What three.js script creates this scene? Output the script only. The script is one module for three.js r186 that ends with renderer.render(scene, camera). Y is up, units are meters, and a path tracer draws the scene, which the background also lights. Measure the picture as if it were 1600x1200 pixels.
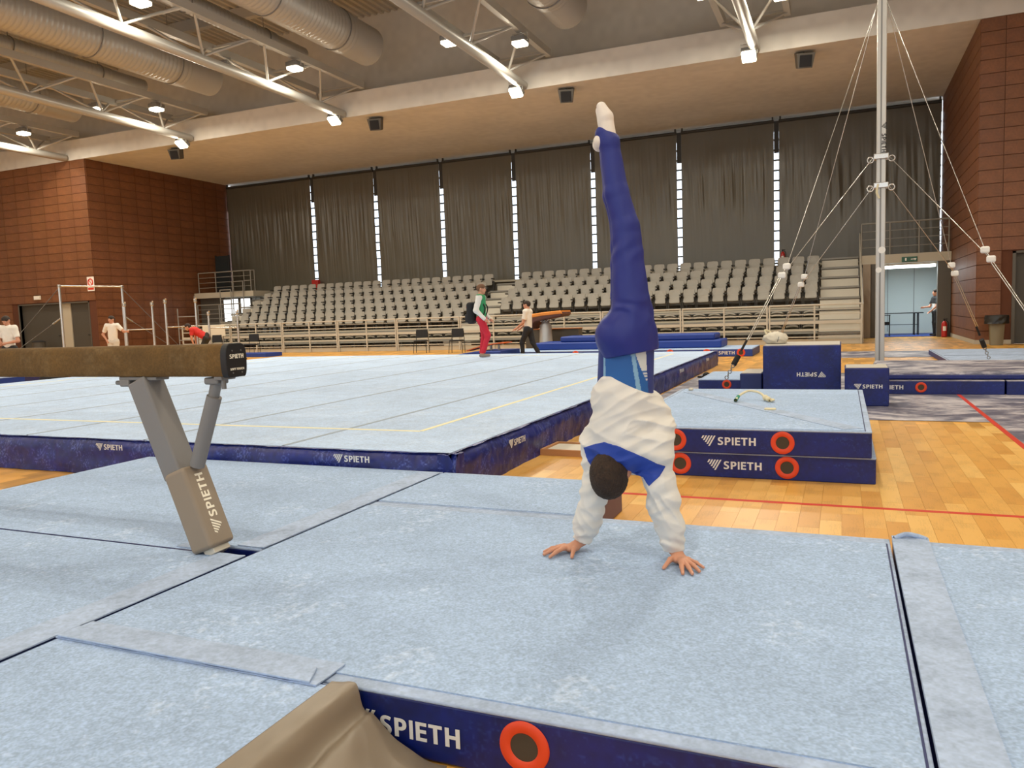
import * as THREE from 'three';
import { RoundedBoxGeometry } from 'three/addons/geometries/RoundedBoxGeometry.js';
import { TextGeometry } from 'three/addons/geometries/TextGeometry.js';
import { FontLoader } from 'three/addons/loaders/FontLoader.js';
import { mergeGeometries, mergeVertices } from 'three/addons/utils/BufferGeometryUtils.js';
import { RectAreaLightUniformsLib } from 'three/addons/lights/RectAreaLightUniformsLib.js';
import { createNoise3D } from 'simplex-noise';

// ---------- camera, sky, exposure ----------
const scene = new THREE.Scene();
const D2R = Math.PI / 180;
const camera = new THREE.PerspectiveCamera(52.47, 4 / 3, 0.05, 200);
camera.position.set(0, 1.36, 0);
camera.rotation.order = 'YXZ';
camera.rotation.set(-5.177 * D2R, 23.064 * D2R, -2.01 * D2R);
scene.background = new THREE.Color().setRGB(2.3, 2.6, 2.95);      // overcast daylight outside the windows
const renderer = new THREE.WebGLRenderer({ antialias: true });
renderer.toneMapping = THREE.LinearToneMapping;
renderer.toneMappingExposure = 0.94;
renderer.shadowMap.enabled = true;
RectAreaLightUniformsLib.init();
const LAMP_COLOR = new THREE.Color().setRGB(1.0, 0.9, 0.725);
const LAMP_NITS = 500;

// ---------- helpers ----------
function mulberry(a) { return () => { a |= 0; a = a + 0x6D2B79F5 | 0; let t = Math.imul(a ^ a >>> 15, 1 | a); t = t + Math.imul(t ^ t >>> 7, 61 | t) ^ t; return ((t ^ t >>> 14) >>> 0) / 4294967296; }; }
const rnd = mulberry(7);
const noise3 = createNoise3D(mulberry(11));
const V = (x, y, z) => new THREE.Vector3(x, y, z);
const lin = (r, g, b) => new THREE.Color().setRGB(r, g, b);
const taken = {};
function numbered(n) { const k = taken[n] = (taken[n] ?? -1) + 1; return k ? n + '_' + String(k).padStart(3, '0') : n; }
function boxUV(g) {                                                   // uv in metres from the face direction
  if (g.index) g = g.toNonIndexed();
  const p = g.attributes.position, n = g.attributes.normal, uv = new Float32Array(p.count * 2);
  for (let i = 0; i < p.count; i++) {
    const ax = Math.abs(n.getX(i)), ay = Math.abs(n.getY(i)), az = Math.abs(n.getZ(i));
    if (ay >= ax && ay >= az) { uv[2 * i] = p.getX(i); uv[2 * i + 1] = p.getZ(i); }
    else if (ax >= az) { uv[2 * i] = p.getZ(i); uv[2 * i + 1] = p.getY(i); }
    else { uv[2 * i] = p.getX(i); uv[2 * i + 1] = p.getY(i); }
  }
  g.setAttribute('uv', new THREE.BufferAttribute(uv, 2));
  return g;
}
function clean(g) { if (g.index) g = g.toNonIndexed(); for (const k of Object.keys(g.attributes)) if (!['position', 'normal', 'uv', 'color'].includes(k)) g.deleteAttribute(k); return g; }
const bx = (w, h, d, x = 0, y = 0, z = 0) => boxUV(new THREE.BoxGeometry(w, h, d).translate(x, y, z));
const bx2 = (x0, x1, y0, y1, z0, z1) => bx(x1 - x0, y1 - y0, z1 - z0, (x0 + x1) / 2, (y0 + y1) / 2, (z0 + z1) / 2);
const rbx = (w, h, d, r, x = 0, y = 0, z = 0, s = 2) => boxUV(new RoundedBoxGeometry(w, h, d, s, r).translate(x, y, z));
const rbx2 = (x0, x1, y0, y1, z0, z1, r, s = 2) => rbx(x1 - x0, y1 - y0, z1 - z0, r, (x0 + x1) / 2, (y0 + y1) / 2, (z0 + z1) / 2, s);
function rod(a, b, r, seg = 8, r2 = r) {
  const d = b.clone().sub(a), g = new THREE.CylinderGeometry(r2, r, d.length(), seg);
  g.applyQuaternion(new THREE.Quaternion().setFromUnitVectors(V(0, 1, 0), d.clone().normalize()));
  return clean(g.translate((a.x + b.x) / 2, (a.y + b.y) / 2, (a.z + b.z) / 2));
}
function bar(a, b, w, h) {                                            // square bar between two points
  const d = b.clone().sub(a), g = new THREE.BoxGeometry(w, h, d.length());
  const m = new THREE.Matrix4().lookAt(b, a, Math.abs(d.y) > 0.95 * d.length() ? V(0, 0, 1) : V(0, 1, 0));
  g.applyMatrix4(m);
  return boxUV(g.translate((a.x + b.x) / 2, (a.y + b.y) / 2, (a.z + b.z) / 2));
}
const tube = (pts, r, seg = 40, rs = 8) => clean(new THREE.TubeGeometry(new THREE.CatmullRomCurve3(pts), seg, r, rs, false));
const lathe = (pts, seg = 24) => clean(new THREE.LatheGeometry(pts.map(p => new THREE.Vector2(p[0], p[1])), seg));
function obj(name, geos, mat, parent = scene) {
  geos = [].concat(geos).map(clean);
  const m = new THREE.Mesh(geos.length > 1 ? mergeGeometries(geos) : geos[0], mat);
  m.name = parent === scene ? numbered(name) : name;
  m.castShadow = m.receiveShadow = true;
  parent.add(m);
  return m;
}
function tag(o, label, category, group, kind) { if (label) o.userData.label = label; if (category) o.userData.category = category; if (group) o.userData.group = group; if (kind) o.userData.kind = kind; return o; }
function thing(name, label, category, pos = [0, 0, 0], turn = 0, group) {
  const o = new THREE.Group(); o.name = numbered(name); scene.add(o);
  o.position.set(...pos); o.rotation.y = turn;
  return tag(o, label, category, group);
}
function struct(name, geos, mat, parent = scene, label) { const o = obj(name, geos, mat, parent); if (parent === scene) o.userData.kind = 'structure'; if (label) o.userData.label = label; return o; }
function copy(o, pos, turn, label) { const c = o.clone(); c.name = numbered(o.name.replace(/_\d{3}$/, '')); c.userData = { ...o.userData }; scene.add(c); c.position.set(...pos); if (turn !== undefined) c.rotation.y = turn; if (label) c.userData.label = label; return c; }

// ---------- textures ----------
function tex(n, f, srgb = true, rep = 1, m = n) {
  const d = new Uint8Array(n * m * 4);
  for (let j = 0; j < m; j++) for (let i = 0; i < n; i++) {
    const c = f(i / n, j / m, i, j);
    for (let k = 0; k < 3; k++) d[(j * n + i) * 4 + k] = Math.max(0, Math.min(255, (Array.isArray(c) ? c[k] : c) * 255));
    d[(j * n + i) * 4 + 3] = 255;
  }
  const t = new THREE.DataTexture(d, n, m);
  t.wrapS = t.wrapT = THREE.RepeatWrapping; t.magFilter = THREE.LinearFilter; t.minFilter = THREE.LinearMipmapLinearFilter; t.generateMipmaps = true;
  t.repeat.set(rep, rep); if (srgb) t.colorSpace = THREE.SRGBColorSpace; t.needsUpdate = true;
  return t;
}
// tileable fractal noise on a torus-like lattice
function makeTile(seed, per) {
  const r = mulberry(seed), g = new Float32Array(per * per); for (let i = 0; i < g.length; i++) g[i] = r();
  return (u, v) => {
    const x = u * per, y = v * per, i = Math.floor(x), j = Math.floor(y); let a = x - i, b = y - j; a = a * a * (3 - 2 * a); b = b * b * (3 - 2 * b);
    const q = (m, n) => g[((n % per + per) % per) * per + (m % per + per) % per];
    return (q(i, j) * (1 - a) + q(i + 1, j) * a) * (1 - b) + (q(i, j + 1) * (1 - a) + q(i + 1, j + 1) * a) * b;
  };
}
const N4 = makeTile(1, 4), N9 = makeTile(2, 9), N23 = makeTile(3, 23), N61 = makeTile(4, 61), N160 = makeTile(5, 160), N400 = makeTile(6, 400);
const carpetTex = tex(1024, (u, v) => {
  const s = 0.15 * (N4(u, v) - .5) + 0.2 * (N9(u, v) - .5) + 0.22 * (N23(u, v) - .5) + .45 * (N160(u, v) - .5) + .9 * (N400(u * 1.0, v * 1.0) - .5);
  const chalk = Math.max(0, N9(u + .37, v + .11) * .5 + N61(u, v) * .3 + N160(u, v) * .3 - .74) * 1.2;
  const k = 1 + .17 * s;
  return [.625 * k + chalk * .3, .715 * k + chalk * .24, .84 * k + chalk * .16];
}, true, 1 / 2.6);
const carpetBump = tex(512, (u, v) => .5 + .5 * (N160(u, v) - .5) + .5 * (N400(u, v) - .5), false, 1 / 1.3);
const paleTex = tex(1024, (u, v) => { const k = 1 + .05 * (N4(u, v) - .5) + .06 * (N23(u, v) - .5) + .08 * (N160(u, v) - .5) + .1 * (N400(u, v) - .5), c = Math.max(0, N9(u, v) * .6 + N61(u, v) * .4 - .58) * .6; return [.70 * k + c * .2, .785 * k + c * .14, .90 * k + c * .08]; }, true, 1 / 3.1);
const stripTex = tex(512, (u, v) => { const k = 1 + .10 * (N9(u, v) - .5) + .10 * (N61(u, v) - .5) + .08 * (N160(u, v) - .5); return [.63 * k, .70 * k, .81 * k]; }, true, 1 / 1.2);
const navyTex = tex(512, (u, v) => { const k = 1 + .25 * (N9(u, v) - .5) + .2 * (N61(u, v) - .5), c = Math.max(0, N23(u, v) * .5 + N160(u, v) * .5 - .68) * .5; return [.03 * k + c, .105 * k + c, .385 * k + c]; }, true, 1 / 1.5);
const skirtTex = tex(512, (u, v) => { const k = 1 + .3 * (N9(u, v) - .5) + .25 * (N61(u, v) - .5), c = Math.max(0, N23(u, v) * .5 + N160(u, v) * .5 - .56) * .9; return [.07 * k + c, .12 * k + c, .41 * k + c * .9]; }, true, 1 / 2);
const skirtBump = tex(512, (u, v) => N9(u * 2, v) * .5 + .3 * N23(u * 2, v), false, 1 / 2);
const suedeTex = tex(1024, (u, v) => {
  const k = 1 + .2 * (N9(u, v) - .5) + .16 * (N160(u, v) - .5), c = Math.max(0, N9(u + .2, v + .6) * .45 + N23(u, v) * .35 + N61(u, v) * .3 - .60) * .9;
  return [.38 * k + c * .2, .28 * k + c * .22, .125 * k + c * .26];
}, true, 1 / 1.1);
const marbleTex = tex(1024, (u, v) => {
  const w = N4(u, v) * .4, m = N9(u + w, v * 2 + w) * .5 + N23(u, v * 2 + w) * .3 + N61(u, v * 3) * .3 + N160(u, v * 2) * .14, c = Math.min(1, Math.max(0, m - .44) * 2.4);
  return [.36 + .40 * c, .36 + .38 * c, .43 + .33 * c];
}, true, 1 / 3.5);
const grain = (u, v) => .5 + .35 * (N61(u * 3, v * .2) - .5) + .3 * (N160(u * 2, v * .3) - .5) + .5 * (N9(u, v * .5) - .5);
const plankTex = tex(512, (u, v) => { const k = .88 + .24 * grain(u, v); return [k, k, k]; }, true, 1 / .6);
const parquetTex = tex(1024, (u, v) => {
  const c = Math.floor(u * 32), off = ((c * 0.382) % 1) * .125, r = Math.floor((v + off) * 8), h = Math.abs(Math.sin((c * 57.3 + ((r % 8 + 8) % 8) * 131.7)) * 43758.5) % 1, g = grain(u * 4, v * 4);
  const k = .82 + .26 * h + .12 * (g - .5);
  return [.86 * k, .64 * k, .30 * k];
}, true, 1 / 4);
const tileTex = tex(512, (u, v) => { const k = 1 + .14 * (N9(u, v) - .5) + .1 * (N61(u, v) - .5) + .06 * (N160(u, v) - .5); return [k * .9, k * .9, k * .9]; }, true, 1 / 2.2);
const plasterTex = tex(512, (u, v) => { const k = 1 + .05 * (N4(u, v) - .5) + .05 * (N23(u, v) - .5); return [.9 * k, .9 * k, .9 * k]; }, true, 1 / 5);

// ---------- materials ----------
const std = (o) => new THREE.MeshStandardMaterial({ side: THREE.DoubleSide, roughness: .8, ...o });
const col = (hex) => new THREE.Color(hex);
const M = {
  pale: std({ map: paleTex, bumpMap: carpetBump, bumpScale: .003, roughness: .95 }),
  carpet: std({ map: carpetTex, bumpMap: carpetBump, bumpScale: .003, roughness: .95 }),
  tape: std({ color: col('#97a4b4'), roughness: .9 }),
  strip: std({ map: stripTex, roughness: .9 }),
  navy: std({ map: navyTex, roughness: .42 }),
  navySmooth: std({ color: col('#16265f'), roughness: .45 }),
  blueMat: std({ color: col('#173a90'), roughness: .5 }),
  skirt: std({ map: skirtTex, bumpMap: skirtBump, bumpScale: .012, roughness: .4 }),
  marbleTop: std({ map: marbleTex, roughness: .5 }),
  cover: std({ map: marbleTex, roughness: .45 }),
  print: std({ color: col('#d9d9d6'), roughness: .6 }),
  printWhite: std({ color: col('#f4ecd8'), roughness: .6 }),
  orange: std({ color: col('#d8431c'), roughness: .55 }),
  mesh: std({ color: col('#463d30'), roughness: .9 }),
  line: std({ color: col('#e6dfb8'), roughness: .8 }),
  red: std({ color: col('#c8341f'), roughness: .45 }),
  suede: std({ map: suedeTex, roughness: .9 }),
  black: std({ color: col('#0e0e11'), roughness: .5 }),
  blackMatte: std({ color: col('#1c1c1f'), roughness: .85 }),
  legGrey: std({ color: col('#7d7b7a'), roughness: .7 }),
  legPad: std({ color: col('#8f8170'), roughness: .65 }),
  metal: std({ color: col('#8d8d8c'), roughness: .35, metalness: .85 }),
  chrome: std({ color: col('#c9c7c2'), roughness: .25, metalness: .9 }),
  greyMetal: std({ color: col('#7f7f7e'), roughness: .5, metalness: .3 }),
  alu: std({ color: col('#bdbbb6'), roughness: .4, metalness: .45 }),
  railPaint: std({ color: col('#b5afa2'), roughness: .5 }),
  railDark: std({ color: col('#86837b'), roughness: .5 }),
  beige: std({ color: col('#b3ab99'), roughness: .7 }),
  seat: std({ color: col('#98948b'), roughness: .45 }),
  seatDark: std({ color: col('#35332f'), roughness: .7 }),
  tileLeft: std({ map: tileTex, color: col('#8a5236'), roughness: .55 }),
  joint: std({ color: col('#5a331f'), roughness: .9 }),
  plaster: std({ map: plasterTex, color: col('#efebe2'), roughness: .9 }),
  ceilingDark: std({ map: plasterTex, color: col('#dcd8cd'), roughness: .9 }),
  deck: std({ color: col('#b0ada5'), roughness: .55, metalness: .2 }),
  truss: std({ color: col('#b3b2ad'), roughness: .35, metalness: .25 }),
  duct: std({ color: col('#b4b5b4'), roughness: .45, metalness: .35 }),
  blind: std({ color: col('#5e5a4e'), roughness: .32 }),
  blindEdge: std({ color: col('#2f2e2a'), roughness: .6 }),
  doorGrey: std({ color: col('#46433d'), roughness: .6 }),
  doorFrame: std({ color: col('#55514a'), roughness: .6 }),
  cream: std({ color: col('#cfc8b8'), roughness: .7 }),
  glass: new THREE.MeshPhysicalMaterial({ color: 0xffffff, transmission: 1, roughness: .02, thickness: 0, ior: 1.5, side: THREE.DoubleSide }),
  white: std({ color: col('#e9e7e2'), roughness: .7 }),
  corridor: std({ color: col('#c3cbc9'), roughness: .7 }),
  skin: std({ color: col('#c48d72'), roughness: .6 }),
  hair: std({ color: col('#2c2019'), roughness: .75 }),
  hairLight: std({ color: col('#6b4a33'), roughness: .75 }),
  redCan: std({ color: col('#b3241d'), roughness: .35 }),
  woodTray: std({ color: col('#b98556'), roughness: .6 }),
  rope: std({ color: col('#d9cfae'), roughness: .9 }),
};
const font = await new FontLoader().loadAsync('fonts/droid/droid_sans_bold.typeface.json');
function textGeo(str, h, depth = .0015, stretch = 1) {
  if (str.includes('I') && str.length > 1) {                          // a plain upright for the I
    const [a, b] = str.split('I').map(s => textGeo(s, h, depth, 1)), w = g => (g.computeBoundingBox(), g.boundingBox.max.x - g.boundingBox.min.x), wa = w(a), wb = w(b), bar = bx(h * .19, h, depth, wa / 2 + h * .25, 0, depth / 2);
    const g = mergeGeometries([a, bar, b.translate(wa / 2 + h * .5 + wb / 2, 0, 0)].map(clean)); g.computeBoundingBox(); g.translate(-(g.boundingBox.min.x + g.boundingBox.max.x) / 2, 0, 0); g.scale(stretch, 1, 1); return g;
  }                // centred on its middle, letters h tall, in the xy plane facing +z
  const g = new TextGeometry(str, { font, size: h, depth, curveSegments: 3, bevelEnabled: false });
  g.computeBoundingBox(); const b = g.boundingBox; g.translate(-(b.min.x + b.max.x) / 2, -(b.min.y + b.max.y) / 2, 0); g.scale(stretch, 1, 1);
  return clean(g);
}
function emblemGeo(h, depth = .0015) {                                // five slanted bars that grow to the right, a hanging triangle
  const gs = [];
  for (let i = 0; i < 5; i++) {
    const L = .28 + .18 * i, x = i * .26, s = new THREE.Shape();
    s.moveTo(x, 1); s.lineTo(x + .15, 1); s.lineTo(x + .15 - .55 * L, 1 - L); s.lineTo(x - .55 * L, 1 - L); s.closePath();
    gs.push(new THREE.ExtrudeGeometry(s, { depth: depth / h, bevelEnabled: false }));
  }
  const g = mergeGeometries(gs.map(clean)); g.translate(-.5, -.5, 0); g.scale(h, h, h);
  return g;
}
function logoGeo(h, depth = .0015, emblem = true) {                    // emblem and word, middle at the origin
  const t = textGeo('SPIETH', h, depth, 1.1); t.computeBoundingBox(); const w = t.boundingBox.max.x - t.boundingBox.min.x;
  if (!emblem) return t;
  return mergeGeometries([t.translate(h * .95, 0, 0), emblemGeo(h * 1.35, depth).translate(-w / 2 - h * .25, 0, 0)]);
}

// ---------- the hall ----------
const ZF = -26, ZB = -35, XL = -31.9, XR = 3.55, SOF = 9.08;
// floor: a slab whose far parts carry the parquet as a material, and real blocks where they can be told apart
const woodFar = std({ map: parquetTex, roughness: .36 });
const floor = struct('floor', [bx2(-42, 16, -.4, -.004, -36.5, 15)], woodFar, scene, 'honey coloured parquet sports floor');
{
  const pv = new THREE.Matrix4(); camera.updateMatrixWorld(true); camera.aspect = 4 / 3; camera.updateProjectionMatrix();
  pv.multiplyMatrices(camera.projectionMatrix, camera.matrixWorldInverse);
  const W = .125, L = .5, list = [];
  for (let i = -22; i < 30; i++) for (let j = 0; j < 24; j++) {
    const x = (i + .5) * W, z = -3.6 - (j + ((i * .382) % 1 + 1) % 1) * L;
    if (z < -9.65 || (x > .3 && z < -9.5)) continue;
    const p = V(x, 0, z).applyMatrix4(pv);
    if (Math.abs(p.x) > 1.04 || Math.abs(p.y) > 1.04 || p.z > 1) continue;
    if (x < -2.75 || (x > -1.68 && x < .12 && z < -6.6 && z > -9.0) || (z > -3.95) || (x < -1.5 && z > -4.9)) continue;
    list.push([x, z, Math.hypot(x, z)]);
  }
  list.sort((a, b) => a[2] - b[2]);
  const tones = ['#dba552', '#e0ac5a', '#d79f4c', '#e3b160', '#d09848', '#dda856', '#d8a250', '#e6b767'].map(h => std({ map: plankTex, color: col(h), roughness: .38 }));
  const variants = [0, 1, 2, 3].map(k => { const g = bx(W - .0012, .014, L - .0012, 0, -.007, 0); const uv = g.attributes.uv; for (let i = 0; i < uv.count; i++) uv.setXY(i, uv.getX(i) + k * .17, uv.getY(i) + k * .29); return g; });
  const rest = tones.map(() => []);
  list.forEach(([x, z], n) => {
    const t = Math.floor(rnd() * tones.length), g = variants[Math.floor(rnd() * 4)];
    if (n < 300) { const m = obj('plank', g, tones[t], floor); m.position.set(x, 0, z); }
    else rest[t].push(g.clone().translate(x, 0, z));
  });
  rest.forEach((gs, t) => { if (gs.length) tag(obj('planks', gs, tones[t], floor), null, null, null, 'stuff'); });
  obj('court_line', bx2(-2.6, 3.4, 0, .0012, -5.575, -5.525), M.red, floor).userData.label = 'red court line across the parquet';
  obj('court_line', bx2(1.485, 1.535, .0015, .003, -16, -5.575), M.red, floor).userData.label = 'red court line running towards the far end';
}
// worn vinyl sheets laid over the parquet around the mats
tag(obj('floor_cover', bx2(-2.62, 9.5, .0003, .0013, -16.2, -9.75), M.cover), 'grey chalk-stained vinyl sheet on the floor under the long mats', 'floor cover');
tag(obj('floor_cover', bx2(1.54, 5.2, .0003, .0013, -9.74, -6.6), M.cover), 'grey chalk-stained vinyl sheet right of the red line', 'floor cover');
tag(obj('floor_cover', bx2(-1.4, 4.6, .0003, .0013, -23.2, -20.6), M.cover), 'grey vinyl strip across the floor before the open doorway', 'floor cover');
// tiled wall blocks
function tiledWall(name, label, u0, u1, y0, y1, place, tw, th, skip = () => false) {  // place(u, y) -> position; tiles are children
  const root = new THREE.Group(); root.name = name; scene.add(root); root.userData.kind = 'structure'; root.userData.label = label;
  const cols = Math.round((u1 - u0) / tw), rows = Math.round((y1 - y0) / th), w = (u1 - u0) / cols, h = (y1 - y0) / rows;
  const g = {}, mats = ['#80502f', '#7c4d2d', '#835231', '#7e4e30'].map(c => std({ map: tileTex, color: col(c), roughness: .5 }));
  for (let j = 0; j < rows; j++) {
    const sh = 0;
    for (let i = 0; i < cols; i++) {
      const u = u0 + (i + .5) * w + sh, y = y0 + (j + .5) * h;
      if (skip(u, y, w, h)) continue;
      g.k ??= boxUV(new THREE.BoxGeometry(w - .012, h - .018, .03));
      const m = obj('tile', g.k, mats[Math.floor(rnd() * 4)], root);
      place(m, u, y);
    }
  }
  return root;
}
const doorL = (u, y) => u > -37.6 && u < -32.1 && y < 2.6;
const wl = tiledWall('wall_left', 'reddish brown tiled wall with a double door, left of the stands', -40.6, XL, 0, SOF, (m, u, y) => m.position.set(u, y, ZF + .0), .97, .3785, (u, y, w, h) => u + w / 2 > -37.3 && u - w / 2 < -32.3 && y - h / 2 < 2.4);
struct('core', [bx2(-41, -37.2, 0, SOF, ZF - .6, ZF - .013), bx2(-32.35, XL - .013, 0, SOF, ZF - .6, ZF - .013), bx2(-37.2, -32.35, 2.58, SOF, ZF - .6, ZF - .013)], M.joint, wl);
const wlr = tiledWall('wall_left_return', 'shaded side of the brown tiled wall beside the stands', ZB, ZF - .02, 0, SOF, (m, u, y) => { m.position.set(XL, y, u); m.rotation.y = Math.PI / 2; }, .9, .3785);
struct('core', [bx2(XL - .5, XL - .013, 0, SOF, ZB, ZF - .6)], M.joint, wlr);
const wr = tiledWall('wall_right', 'reddish brown tiled wall beside the open doorway', XR, 9.55, 0, SOF, (m, u, y) => m.position.set(u, y, ZF), .6, .3785, (u, y, w, h) => u + w / 2 > 4.4 && u - w / 2 < 6.8 && y - h / 2 < 2.4);
struct('core', [bx2(XR + .013, 4.42, 0, SOF, ZF - .6, ZF - .013), bx2(4.42, 6.75, 2.62, SOF, ZF - .6, ZF - .013), bx2(6.75, 16, 0, SOF, ZF - .6, ZF - .013)], M.joint, wr);
const wrr = tiledWall('wall_right_return', 'side of the right brown tiled wall facing the stands', ZB, ZF - .02, 0, SOF, (m, u, y) => { m.position.set(XR, y, u); m.rotation.y = -Math.PI / 2; }, 1.8, .3785);
struct('core', [bx2(XR + .013, XR + .5, 0, SOF, ZB, ZF - .6)], M.joint, wrr);
struct('baseboard_right', [bx2(XR - .03, XR - .016, 0, .12, ZB + 3.5, ZF), bx2(XR - .03, 4.42, 0, .12, ZF + .016, ZF + .03)], M.beige);
// outer walls, roof, soffit
const shell = (name, g) => struct(name, g, M.plaster);
shell('wall_outer_left', bx2(-41.4, -41, 0, 13.6, -26.6, 15));
shell('wall_outer_right', bx2(16, 16.4, 0, 13.6, -26.6, 15));
{ // rear wall behind the camera with its row of tall windows
  const z0 = 14.6, z1 = 15, gs = [bx2(-41, 16, 0, 2.2, z0, z1), bx2(-41, 16, 8.4, 13.6, z0, z1)], gl = [];
  let x = -41; for (let k = 0; k < 15; k++) { gs.push(bx2(x, x + .5, 2.2, 8.4, z0, z1)); x += 3.8; } gs.push(bx2(x - .4, 16, 2.2, 8.4, z0, z1));
  shell('wall_rear', gs);
  for (let k = 0; k < 14; k++) { const a = -40.5 + 3.8 * k; const w = struct('window_' + (k + 1), bx2(a, a + 3.3, 2.2, 8.4, 14.79, 14.8), M.glass); obj('window_frame', [bx2(a, a + 3.3, 5.2, 5.28, 14.74, 14.86), bx2(a + 1.6, a + 1.7, 2.2, 8.4, 14.74, 14.86)], M.alu, w); }
}
struct('ceiling', (() => { // trapezoid roof deck
  const s = new THREE.Shape(), n = 190, p = .3; s.moveTo(-41, 13.3);
  for (let i = 0; i < n; i++) { const x = -41 + i * p; s.lineTo(x + .02, 13.0); s.lineTo(x + .13, 13.0); s.lineTo(x + .17, 13.08); s.lineTo(x + .28, 13.08); }
  s.lineTo(16, 13.3); s.closePath();
  const g = new THREE.ExtrudeGeometry(s, { depth: 42, bevelEnabled: false }); g.translate(0, 0, -27.3); return boxUV(clean(g));
})(), M.deck, scene, 'grey corrugated metal roof deck');
struct('ceiling_soffit', [bx2(-41, 16, SOF, SOF + .9, -35.6, ZF + .02)], M.plaster, scene, 'flat plaster ceiling above the stands');
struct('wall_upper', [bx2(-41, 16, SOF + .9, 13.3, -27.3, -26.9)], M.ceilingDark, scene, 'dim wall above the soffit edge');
// the window wall behind the blinds
{
  const wallB = struct('wall_back', [bx2(XL - .5, XR + .5, 0, 2.9, ZB - .5, ZB - .3), bx2(XL, XR, 8.6, SOF, ZB - .5, ZB - .3)], M.plaster);
  const gl = struct('window_20', bx2(XL, XR, 2.9, 8.6, ZB - .41, ZB - .4), M.glass); const bars = [];
  struct('gallery_walk', bx2(-27.9, .62, 2.86, 2.95, ZB - .3, -34.1), M.beige, scene, 'narrow gallery floor behind the top row of seats');
  for (let y = 3.2; y < 8.6; y += .42) bars.push(bx2(XL, XR, y - .03, y + .03, ZB - .46, ZB - .33));
  obj('window_frame', bars, M.doorFrame, gl);
}
// roller blinds with narrow gaps that let the daylight through
const gaps = [XL - .04, -26.05, -22.11, -18.29, -14.4, -10.49, -6.58, -2.55, XR + .04];
const blindNames = ['next to the left brown wall', 'second from the left brown wall', 'third from the left brown wall', 'fourth from the left brown wall', 'behind the aisle of the stands', 'sixth from the left, behind the gymnast’s legs', 'seventh from the left, right of the gymnast’s legs', 'widest one next to the right brown wall'];
for (let i = 0; i < 8; i++) {
  const x0 = gaps[i] + .1, x1 = gaps[i + 1] - .1, w = x1 - x0, nx = 140, ny = 50, yb = 2.95, yt = 8.92;
  const root = thing('roller_blind', 'dark grey roller blind ' + blindNames[i].replace('’', "'"), 'blind', [(x0 + x1) / 2, yb, ZB + .1], 0, 'roller blinds on the window wall');
  const sheet = (off) => { const g = new THREE.PlaneGeometry(w, yt - yb, nx, ny); const p = g.attributes.position;
    for (let k = 0; k < p.count; k++) { const u = p.getX(k) / w + .5, v = p.getY(k) / (yt - yb) + .5; const e = Math.exp(-(((v - .55) / .2) ** 2)) * .8 + .12;
      const x = u * w; const d = e * (.03 * noise3(x * 3.2, v * .8, i * 7) + .03 * noise3(x * 7 + v * 1.3, v * 1.1, i * 3 + 50)) + .015 * noise3(x * .7, v * 3, i + 90);
      p.setXYZ(k, p.getX(k), p.getY(k) + (yt - yb) / 2, d + off); }
    g.computeVertexNormals(); return g; };
  obj('sheet', sheet(0), M.blind, root);
  obj('roller', rod(V(-w / 2, yt - yb - .02, 0), V(w / 2, yt - yb - .02, 0), .07, 12), M.blindEdge, root);
  obj('bottom_bar', bx(w, .04, .03, 0, -.02, 0), M.blindEdge, root);
  obj('guide', bx(.19, 1.3, .03, -w / 2 - .1, yt - yb - .65, -.03), M.blindEdge, root);
  for (const s of [-1, 1]) obj('bracket', bx(.06, .2, .1, s * (w / 2 - .05), yt - yb + .06, 0), M.blindEdge, root);
}
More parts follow.
